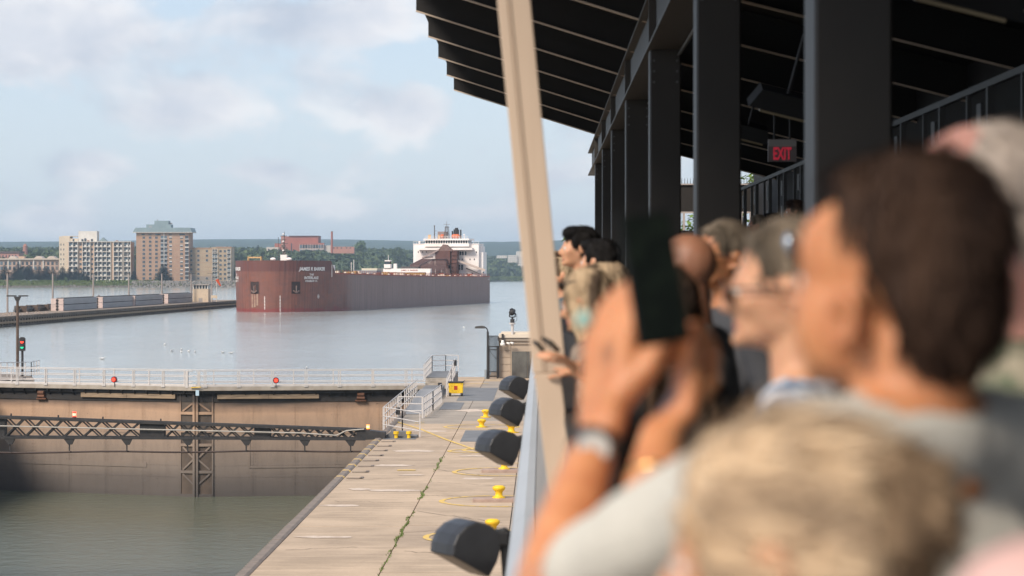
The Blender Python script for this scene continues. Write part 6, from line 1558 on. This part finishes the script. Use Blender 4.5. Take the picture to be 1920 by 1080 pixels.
def person(label, X, Y, ztop, face, style='short', hair=H_dark, sk=SK1, shirt=None, trousers=None, vox=.012, arms=None, lean=0, tilt=0, turn=0, glasses=None, fat=1.0, floor=FZ, sleeve=.62, bulk=1.0, extra=None, hs=1.0, hands=1.0, shrug=0.0, hz=1.0, ear_dz=0.0, cheek=0.0, spread=.25, group='visitors watching along the guard', lumps=.006):
    """face = bearing of the nose, degrees, 0 = away from the camera, +90 = to the left"""
    H = ztop - floor; s = H / 1.765
    r = thing('person', label, 'person', (X, Y, floor), math.radians(face), group); r.scale = (s, s, s)
    body = MB(); hd = Vector((0, lean * .30 + .015, 1.635 - lean * .06)); Rh = Euler((math.radians(-tilt), 0, math.radians(turn))).to_matrix() @ Matrix.Diagonal((1, 1, hz))
    body_head = MB(); head_prims(body, hd, Rh, fat=fat, ear_dz=ear_dz, cheek=cheek)
    nb = Vector((0, lean * .20 - .02, 1.44 - lean * .03)); sh = Vector((0, lean * .18, 1.40 - lean * .02 + shrug)); nb.z += shrug * .6
    body.cap(nb - Vector((0, 0, .04)), hd + Rh @ Vector((0, -.022, -.055)), .060 * fat, .055 * fat, 14)
    ch = Vector((0, lean * .12, 1.25)); body.ell(ch, (.165 * bulk, .112 * bulk, .19), 18, 12).ell((0, lean * .05 + .01 * bulk, 1.06), (.150 * bulk, .118 * bulk, .17), 18, 12).ell((0, 0, .93), (.160 * bulk, .112 * bulk, .12), 16, 10)
    body.cap(sh + Vector((-.145, 0, 0)), sh + Vector((.145, 0, 0)), .062, .062, 12).cap(sh + Vector((-.12, -.01, .01)), nb + Vector((0, 0, .02)), .05, .058, 10).cap(sh + Vector((.12, -.01, .01)), nb + Vector((0, 0, .02)), .05, .058, 10)
    for q in (-1, 1):
        body.cap((q * .088, 0, .90), (q * .098, .02, .50), .086, .058, 12).cap((q * .098, .02, .50), (q * .10, -.02, .10), .056, .036, 12).cap((q * .10, -.03, .045), (q * .115, .14, .032), .038, .030, 10)
    A = arms or {}
    top_b = MB(); b2_ = bulk * 1.0
    top_b.ell(ch, (.182 * bulk, .128 * bulk, .20), 18, 12).ell((0, lean * .05 + .01 * bulk, 1.04), (.170 * bulk, .138 * bulk, .20), 18, 12).ell((0, 0, .92), (.176 * bulk, .132 * bulk, .10), 18, 10)
    top_b.cap(sh + Vector((-.145, 0, 0)), sh + Vector((.145, 0, 0)), .076, .076, 12).cap(sh + Vector((-.12, -.01, .012)), nb + Vector((0, 0, -.005)), .060, .070, 12).cap(sh + Vector((.12, -.01, .012)), nb + Vector((0, 0, -.005)), .060, .070, 12)
    for q, key in ((-1, 'L'), (1, 'R')):
        a = A.get(key) or {'e': (q * .25, -.03, 1.13), 'w': (q * .25, .10, .90), 'd': (0, .3, -1), 'n': (-q, 0, 0), 'curl': .35}
        S0 = sh + Vector((q * .175, 0, 0)); E0 = Vector(a['e']); W0 = Vector(a['w'])
        body.cap(S0, E0, .050, .041, 12).cap(E0, E0.lerp(W0, .35), .041, .042, 12).cap(E0.lerp(W0, .35), W0, .042, .027, 12)
        hand(body, W0, a['d'], a['n'], a.get('curl', .5), s=a.get('s', hands), spread=spread, side=a.get('side', q), thumb_out=a.get('to', .6))
        k_ = S0.lerp(E0, sleeve * 1.3 if sleeve <= .7 else 1.0); top_b.cap(S0, k_, .070, .060, 12)
        if sleeve > .7: top_b.cap(E0, E0.lerp(W0, .85), .056, .040, 12)
    remesh(body, 'body', sk, vox, r, 3)
    if shirt: remesh(top_b, 'shirt', shirt, max(.011, vox), r, 4, .004, 9)
    tb = MB().ell((0, 0, .90), (.172 * bulk, .128 * bulk, .11), 16, 10)
    for q in (-1, 1): tb.cap((q * .088, 0, .88), (q * .098, .02, .50), .098, .074, 12).cap((q * .098, .02, .50), (q * .10, -.02, .10), .072, .060, 12)
    remesh(tb, 'trousers', trousers or mat('blue jeans', (.05, .07, .12), (.035, .05, .09), 3, .9), .016, r, 3)
    sb = MB()
    for q in (-1, 1): sb.cap((q * .10, -.04, .045), (q * .117, .15, .035), .046, .038, 10).b2((q * .11 - .045, -.09, 0), (q * .11 + .045, .18, .02))
    remesh(sb, 'shoe', mat('dark shoe', (.04, .035, .03), None, 3, .6), .014, r, 2)
    if style == 'bun':
        q_ = MB(); P_ = lambda x, y, z: hd + Rh @ Vector((x, y, z))
        for ring_r, yy_0, rr_ in ((.046, -.130, .021), (.032, -.158, .018)):
            for k in range(12):
                a0, a1 = k * .5236, (k + 1) * .5236; q_.cap(P_(ring_r * math.cos(a0), yy_0, .03 + ring_r * math.sin(a0)), P_(ring_r * math.cos(a1), yy_0 - .004, .03 + ring_r * math.sin(a1)), rr_, rr_, 8)
        q_.ell(P_(0, -.12, .03), (.045, .040, .045))
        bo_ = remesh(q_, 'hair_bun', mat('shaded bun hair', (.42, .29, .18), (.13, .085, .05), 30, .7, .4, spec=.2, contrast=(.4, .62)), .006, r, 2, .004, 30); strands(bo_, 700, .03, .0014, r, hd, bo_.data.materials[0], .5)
        q_ = MB().ell(P_(.025, -.165, .03), (.022, .016, .024)); q_.obj('bun_core', hair, r, True)
    if style: hb = MB(); hair_prims(hb, style, hd, Rh); ho_ = remesh(hb, 'hair', hair, min(vox, .008), r, 3, lumps * (2.2 if style in ('bun', 'long', 'full', 'man') else 1.2), 26, (1, 1, .4)); strands(ho_, 3800 if vox < .009 else 1500 if vox < .0125 else 500, .050 if style in ('long', 'bun') else .030, .0016 if vox < .0125 else .003, r, hd, hair, back=style == 'bun')
    for q in (-1, 1):
        MB().ell(hd + Rh @ Vector((q * .031, .080, 0.0)), (.0125, .0125, .0115), 12, 8).obj('eye', eye_w, r, True); MB().ell(hd + Rh @ Vector((q * .031, .0905, 0.0)), (.006, .0032, .006), 10, 6).obj('iris', eye_d, r, True)
    MB().cap(hd + Rh @ Vector((-.017, .090, -.063)), hd + Rh @ Vector((.017, .090, -.063)), .0055, .0055, 8).obj('lips', lipm, r, True)
    if glasses:
        def G(x, y, z): return hd + Rh @ Vector((x, y, z))
        up_ = glasses == 'up'; zz = .085 if up_ else 0.0; yy = .075 if up_ else .108; gb_ = MB()
        for q in (-1, 1):
            n = 14
            for i in range(n):
                t0, t1 = 6.283 * i / n, 6.283 * (i + 1) / n
                gb_.cap(G(q * .034 + .026 * math.cos(t0), yy, zz + .019 * math.sin(t0)), G(q * .034 + .026 * math.cos(t1), yy, zz + .019 * math.sin(t1)), .0022, .0022, 6)
            gb_.cap(G(q * .060, yy, zz + .006), G(q * .080, -.01, zz + (.0 if up_ else .002)), .0025, .0025, 6)
        gb_.cap(G(-.008, yy, zz + .004), G(.008, yy, zz + .004), .0022, .0022, 6)
        gb_.obj('glasses_frame', mat('dark spectacle frame', (.03, .028, .03), None, 3, .3), r)
        for q in (-1, 1): MB().ell(G(q * .034, yy, zz), (.0245, .003, .018), 14, 8, Rh).obj('lens', mat('sunglass lens', (.02, .02, .025), None, 3, .08, spec=.8) if glasses != 'mirror' else mat('mirror lens', (.55, .58, .62), None, 3, .12, metal=.8), r, True)
    return r, s, hd, Rh
def w2l(X, Y, s, face, p, floor=FZ):
    v = Vector(p) - Vector((X, Y, floor)); return (Euler((0, 0, -math.radians(face))).to_matrix() @ v) / s
grey_sh = mat('grey T-shirt', (.60, .57, .50), (.48, .455, .40), 3.5, .9, .3); pale_sh = mat('pale grey shirt', (.66, .64, .60), (.56, .54, .50), 3, .9, .2)

# ---- A: the photographer with dark hair
AX, AY, Aface = .362, 2.42, 42
Az = W(1690, 288, AY).z; As = (Az - FZ) / 1.765
def LA(px, py, Y): return w2l(AX, AY, As, Aface, W(px, py, Y))
wL, eL = LA(1128, 800, 3.03), LA(1020, 1120, 2.86); wR, eR = LA(1240, 815, 3.0), LA(1203, 1060, 2.84)
kL = LA(1150, 610, 3.06); kR = LA(1330, 690, 3.10); ph = LA(1226, 520, 3.12)
A_, s, hd, Rh = person('large dark haired man in a grey T-shirt holding up a phone with both hands', AX, AY, Az, Aface, 'man', H_dark, SK1, grey_sh, vox=.0065, fat=1.10, bulk=1.2,
    arms={'L': {'e': eL, 'w': wL, 'd': kL - wL, 'n': LA(1300, 640, 3.12) - wL, 'curl': .42, 'side': -1, 'to': .3}, 'R': {'e': eR, 'w': wR, 'd': kR - wR, 'n': LA(1180, 560, 3.05) - LA(1345, 640, 3.12), 'curl': .85, 'side': 1, 'to': .15, 's': 1.08}}, sleeve=.58, turn=4, tilt=-2, lumps=.0025, hands=1.3, shrug=.055, hz=1.04, ear_dz=-.022, cheek=.004, spread=.05)
# watch, ring and bracelet are worn: parts of the figure
d = (wL - eL).normalized(); c0 = wL - d * .035
nrm = (LA(1128, 800, 2.7) - LA(1128, 800, 3.03)).normalized()
MB().cyl(c0 - d * .010, c0 + d * .010, .033, .033, 22).obj('watch_strap', M_blacksteel, A_, True)
MB().cyl(c0 + nrm * .026, c0 + nrm * .038, .0235, .0225, 22).obj('watch_case', mat('steel watch', (.40, .39, .37), None, 4, .25, metal=.7), A_, True)
MB().cyl(c0 + nrm * .0382, c0 + nrm * .0392, .019, .019, 22).obj('watch_face', mat('white dial', (.50, .49, .46)), A_)
q = LA(1096, 600, 2.99); MB().ell(q, (.011, .011, .011)).obj('ring_stone', mat('turquoise', (.32, .55, .50), None, 3, .3), A_, True)
d2 = (wR - eR).normalized(); c1 = wR - d2 * .085; MB().cyl(c1 - d2 * .004, c1 + d2 * .004, .037, .037, 24).obj('bracelet', mat('gold chain', (.8, .48, .2), None, 5, .25, metal=.9), A_, True)
phone = thing('smartphone', 'black smartphone held up by the dark haired man, screen towards him', 'phone', W(1226, 522, 2.97), math.radians(Aface + 2 - 22))
phone.rotation_euler = (math.radians(-6), math.radians(-7), math.radians(28)); 
bevel(MB().b2((-.037, -.005, -.082), (.037, .005, .082)).obj('case', mat('black phone case', (.008, .009, .009), None, 4, .5, spec=.15), phone), .003)
m, t, p, outn = raw('phone screen'); co = t.add('ShaderNodeTexCoord').outputs['Object']
t.set(p, 'Base Color', (.006, .008, .007)); p.inputs['Roughness'].default_value = .4; p.inputs['Specular IOR Level'].default_value = .15
t.set(p, 'Emission Color', t.mix(t.ramp(t.noise(co, 40, 4), [(.5, 0.), (.72, 1.)]), (.003, .005, .004), (.022, .032, .018))); p.inputs['Emission Strength'].default_value = .22
MB().b2((-.034, -.0062, -.076), (.034, -.0052, .076)).obj('screen', m, phone)

# ---- B: blonde woman with a bun, nearest
BX, BY = .232, 2.0
person('woman with streaky blonde hair tied in a bun, nearest figure at the bottom', BX, BY, W(1560, 775, BY).z, 74, 'bun', H_blond, SK4, pale_sh, vox=.007, bulk=.95, hs=1, lean=.1, tilt=8, floor=FZ, group='visitors watching along the guard', lumps=.007)
# ---- K: pink shirt at the right bottom edge
person('person in a dusty pink shirt cut off by the lower right corner', .50, 1.6, 8.43, 10, 'short', H_brown, SK4, mat('dusty pink shirt', (.66, .42, .38), (.58, .36, .32), 3, .9), vox=.011, bulk=1.05)
# ---- J: white haired person top right
person('white haired person with rosy face and olive patterned shirt beyond the dark haired man', .61, 3.35, W(1850, 216, 3.35).z, 90, 'thin', H_white, SK2, mat('olive floral shirt', (.38, .33, .24), (.07, .11, .06), 14, .9, contrast=(.45, .55)), vox=.010, bulk=1.1, tilt=6)
# ---- C: man with glasses in a blue patterned shirt
CX, CY = .448, 4.3; Cz = W(1440, 405, CY).z
blue_sh = mat('blue and white patterned shirt', (.58, .63, .70), (.10, .17, .27), 18, .9, contrast=(.44, .58))
person('man with grey brown hair, glasses and sunglasses pushed up, blue patterned shirt', CX, CY, Cz, 84, 'short', H_grey, SK4, blue_sh, vox=.009, glasses='on', fat=1.02, tilt=3)
# sunglasses resting on his head
sC = (Cz - FZ) / 1.765; q = W(1481, 458, CY - .12)
r = thing('sunglasses', 'mirrored sunglasses pushed back on the grey haired man', 'sunglasses', q, math.radians(84))
for k in (-1, 1): MB().ell((k * .032, 0, 0), (.027, .012, .022), 14, 9).obj('lens', mat('mirror lens', (.55, .58, .62), None, 3, .12, metal=.8), r, True)
MB().cap((-.008, 0, .004), (.008, 0, .004), .003, .003, 6).cap((-.058, 0, 0), (-.064, -.11, -.01), .003, .003, 6).cap((.058, 0, 0), (.064, -.11, -.01), .003, .003, 6).obj('frame', mat('dark spectacle frame'), r)
# ---- L: long brown hair between the phone and the bald man
person('woman with long brown hair mostly hidden behind the raised phone', .29, 5.9, W(1278, 500, 5.9).z, 40, 'long', H_brown, SK4, mat('dark top', (.06, .05, .045)), vox=.011)
# ---- E: bald man
person('bald man in a dark grey shirt seen from behind, looking left', .462, 7.6, W(1300, 431, 7.6).z, 62, None, None, SK3, mat('charcoal shirt', (.18, .175, .17), (.13, .125, .12), 4, .9), vox=.010, fat=1.05, bulk=1.1)
# ---- D: man with sunglasses facing us
D_, s, hd, Rh = person('tall man with sunglasses and short grey hair looking towards the camera side', .655, 8.7, W(1357, 412, 8.7).z, 122, 'short', H_grey, SK1, mat('dark navy shirt', (.07, .07, .075), (.05, .05, .055), 3, .9), vox=.010, glasses='on')
MB().ell((0.02, .09, 1.42), (.035, .02, .03)).obj('yellow_collar_tag', M_yellow, D_, True)
# ---- F, G, I, H further along
person('young man with tousled black hair standing tallest, looking left', .25, 15.2, W(1084, 423, 15.2).z, 96, 'full', H_black, SK4, mat('black T-shirt', (.02, .02, .022)), vox=.012, bulk=.95)
person('person with black hair just behind the tall young man', .335, 13.6, W(1124, 447, 13.6).z, 60, 'full', H_black, SK4, mat('black T-shirt'), vox=.014)
iX, iY = .315, 9.3; iz = W(1118, 492, iY).z; si = (iz - FZ) / 1.765
def LI(px, py, Y): return w2l(iX, iY, si, 66, W(px, py, Y))
wI, eI = LI(1078, 688, 8.95), LI(1130, 720, 9.0); kI = LI(1040, 662, 8.9)
I_, *_ = person('woman with sandy blonde hair and sunglasses on her head reaching a phone over the guard', iX, iY, iz, 66, 'long', H_sand, SK4, mat('brown patterned top', (.26, .20, .155), (.12, .09, .07), 22, .9, contrast=(.4, .6)), vox=.010,
    arms={'L': {'e': eI, 'w': wI, 'd': kI - wI, 'n': (0, .2, -1), 'curl': .55}, 'R': {'e': LI(1150, 700, 9.6), 'w': LI(1085, 700, 9.7), 'd': (0, 1, .2), 'n': (0, .2, -1), 'curl': .5}}, lean=.5, tilt=14, glasses='up')
MB().cyl(wI + Vector((0, -.03, 0)), wI + Vector((0, -.055, -.005)), .034, .034, 18).obj('watch', M_blacksteel, I_, True)
r = thing('smartphone', 'dark smartphone held out over the guard by the sandy haired woman', 'phone', W(1033, 646, 8.9), 0); r.rotation_euler = (math.radians(20), math.radians(-48), .3)
bevel(MB().b2((-.006, -.036, -.026), (.006, .036, .030)).obj('case', mat('black phone case'), r), .003); MB().b2((-.0072, -.032, -.023), (-.0062, .032, .027)).obj('screen', mat('dark screen', (.02, .02, .022), None, 3, .1), r)
r = thing('smartphone', 'small dark phone tip farther out over the guard, left of the other phone', 'phone', W(1011, 650, 9.6), 0); r.rotation_euler = (math.radians(10), math.radians(-40), .2)
bevel(MB().b2((-.006, -.03, -.026), (.006, .03, .026)).obj('case', mat('black phone case'), r), .003); MB().b2((-.0072, -.027, -.022), (-.0062, .027, .022)).obj('screen', mat('dark screen'), r)
person('dark haired visitor low behind the leaning mullion', .145, 19.0, W(1048, 473, 19).z, 88, 'full', H_brown, SK4, mat('black T-shirt'), vox=.015)
hX, hY = .16, 17.4
H_, s, hd, Rh = person('sandy haired child with an orange strap near the mullion', hX, hY, W(1062, 482, hY).z, 88, 'full', H_sand, SK4, mat('teal shirt', (.07, .12, .15)), vox=.014)
MB().path([(-.10, .13, 1.10), (-.06, .11, 1.38), (0, -.03, 1.47), (.07, -.13, 1.36)], .024).obj('orange_strap', mat('orange strap', (.75, .22, .04), None, 3, .7), H_)
person('visitor with dark clothes farthest along the guard', .15, 24, W(1056, 470, 24).z, 90, 'short', H_grey, SK2, mat('dark top'), vox=.016)
person('sandy blonde visitor behind the woman reaching over the guard', .31, 11.3, W(1150, 492, 11.3).z, 75, 'full', H_sand, SK4, mat('patterned top', (.25, .24, .24), (.05, .05, .05), 25, .9), vox=.014)
for X_0, Y_0, px_, py_, st, hr, lab in ((3.05, 27.0, 1492, 374, 'full', H_dark, 'dark haired visitor sitting up on the tier near the exit sign'), (2.45, 27.5, 1420, 402, 'short', H_grey, 'visitor on the tier whose head shows above the glasses man'), (2.75, 29.0, 1449, 399, 'full', H_black, 'visitor on the tier between two other heads')):
    zt_ = W(px_, py_, Y_0).z; person(lab, (px_ - 1016) / FPX * Y_0, Y_0, zt_, 90, st, hr, SK3, mat('black T-shirt'), vox=.018, floor=FZ + .55 if (px_ - 1016) / FPX * Y_0 < 4 and zt_ - FZ - .55 < 2.0 else zt_ - 1.8, group='visitors on the tier')

# ================================================================== HAZE
hb = MB().b2((-7500, -300, -13), (7500, 13500, 190)).obj('haze', None)
hb.data.materials.clear()
m = bpy.data.materials.new('haze air'); m.use_nodes = True; t = NT(m.node_tree); t.n.clear(); outn = t.add('ShaderNodeOutputMaterial')
v = t.add('ShaderNodeVolumePrincipled'); v.inputs['Color'].default_value = (.66, .84, 1, 1); v.inputs['Density'].default_value = HAZE; v.inputs['Anisotropy'].default_value = .1
t.l.new(v.outputs[0], outn.inputs['Volume']); hb.data.materials.append(m); hb['kind'] = 'stuff'; hb['label'] = 'thin pale summer haze over the bay and the far shore'; hb['category'] = 'haze'
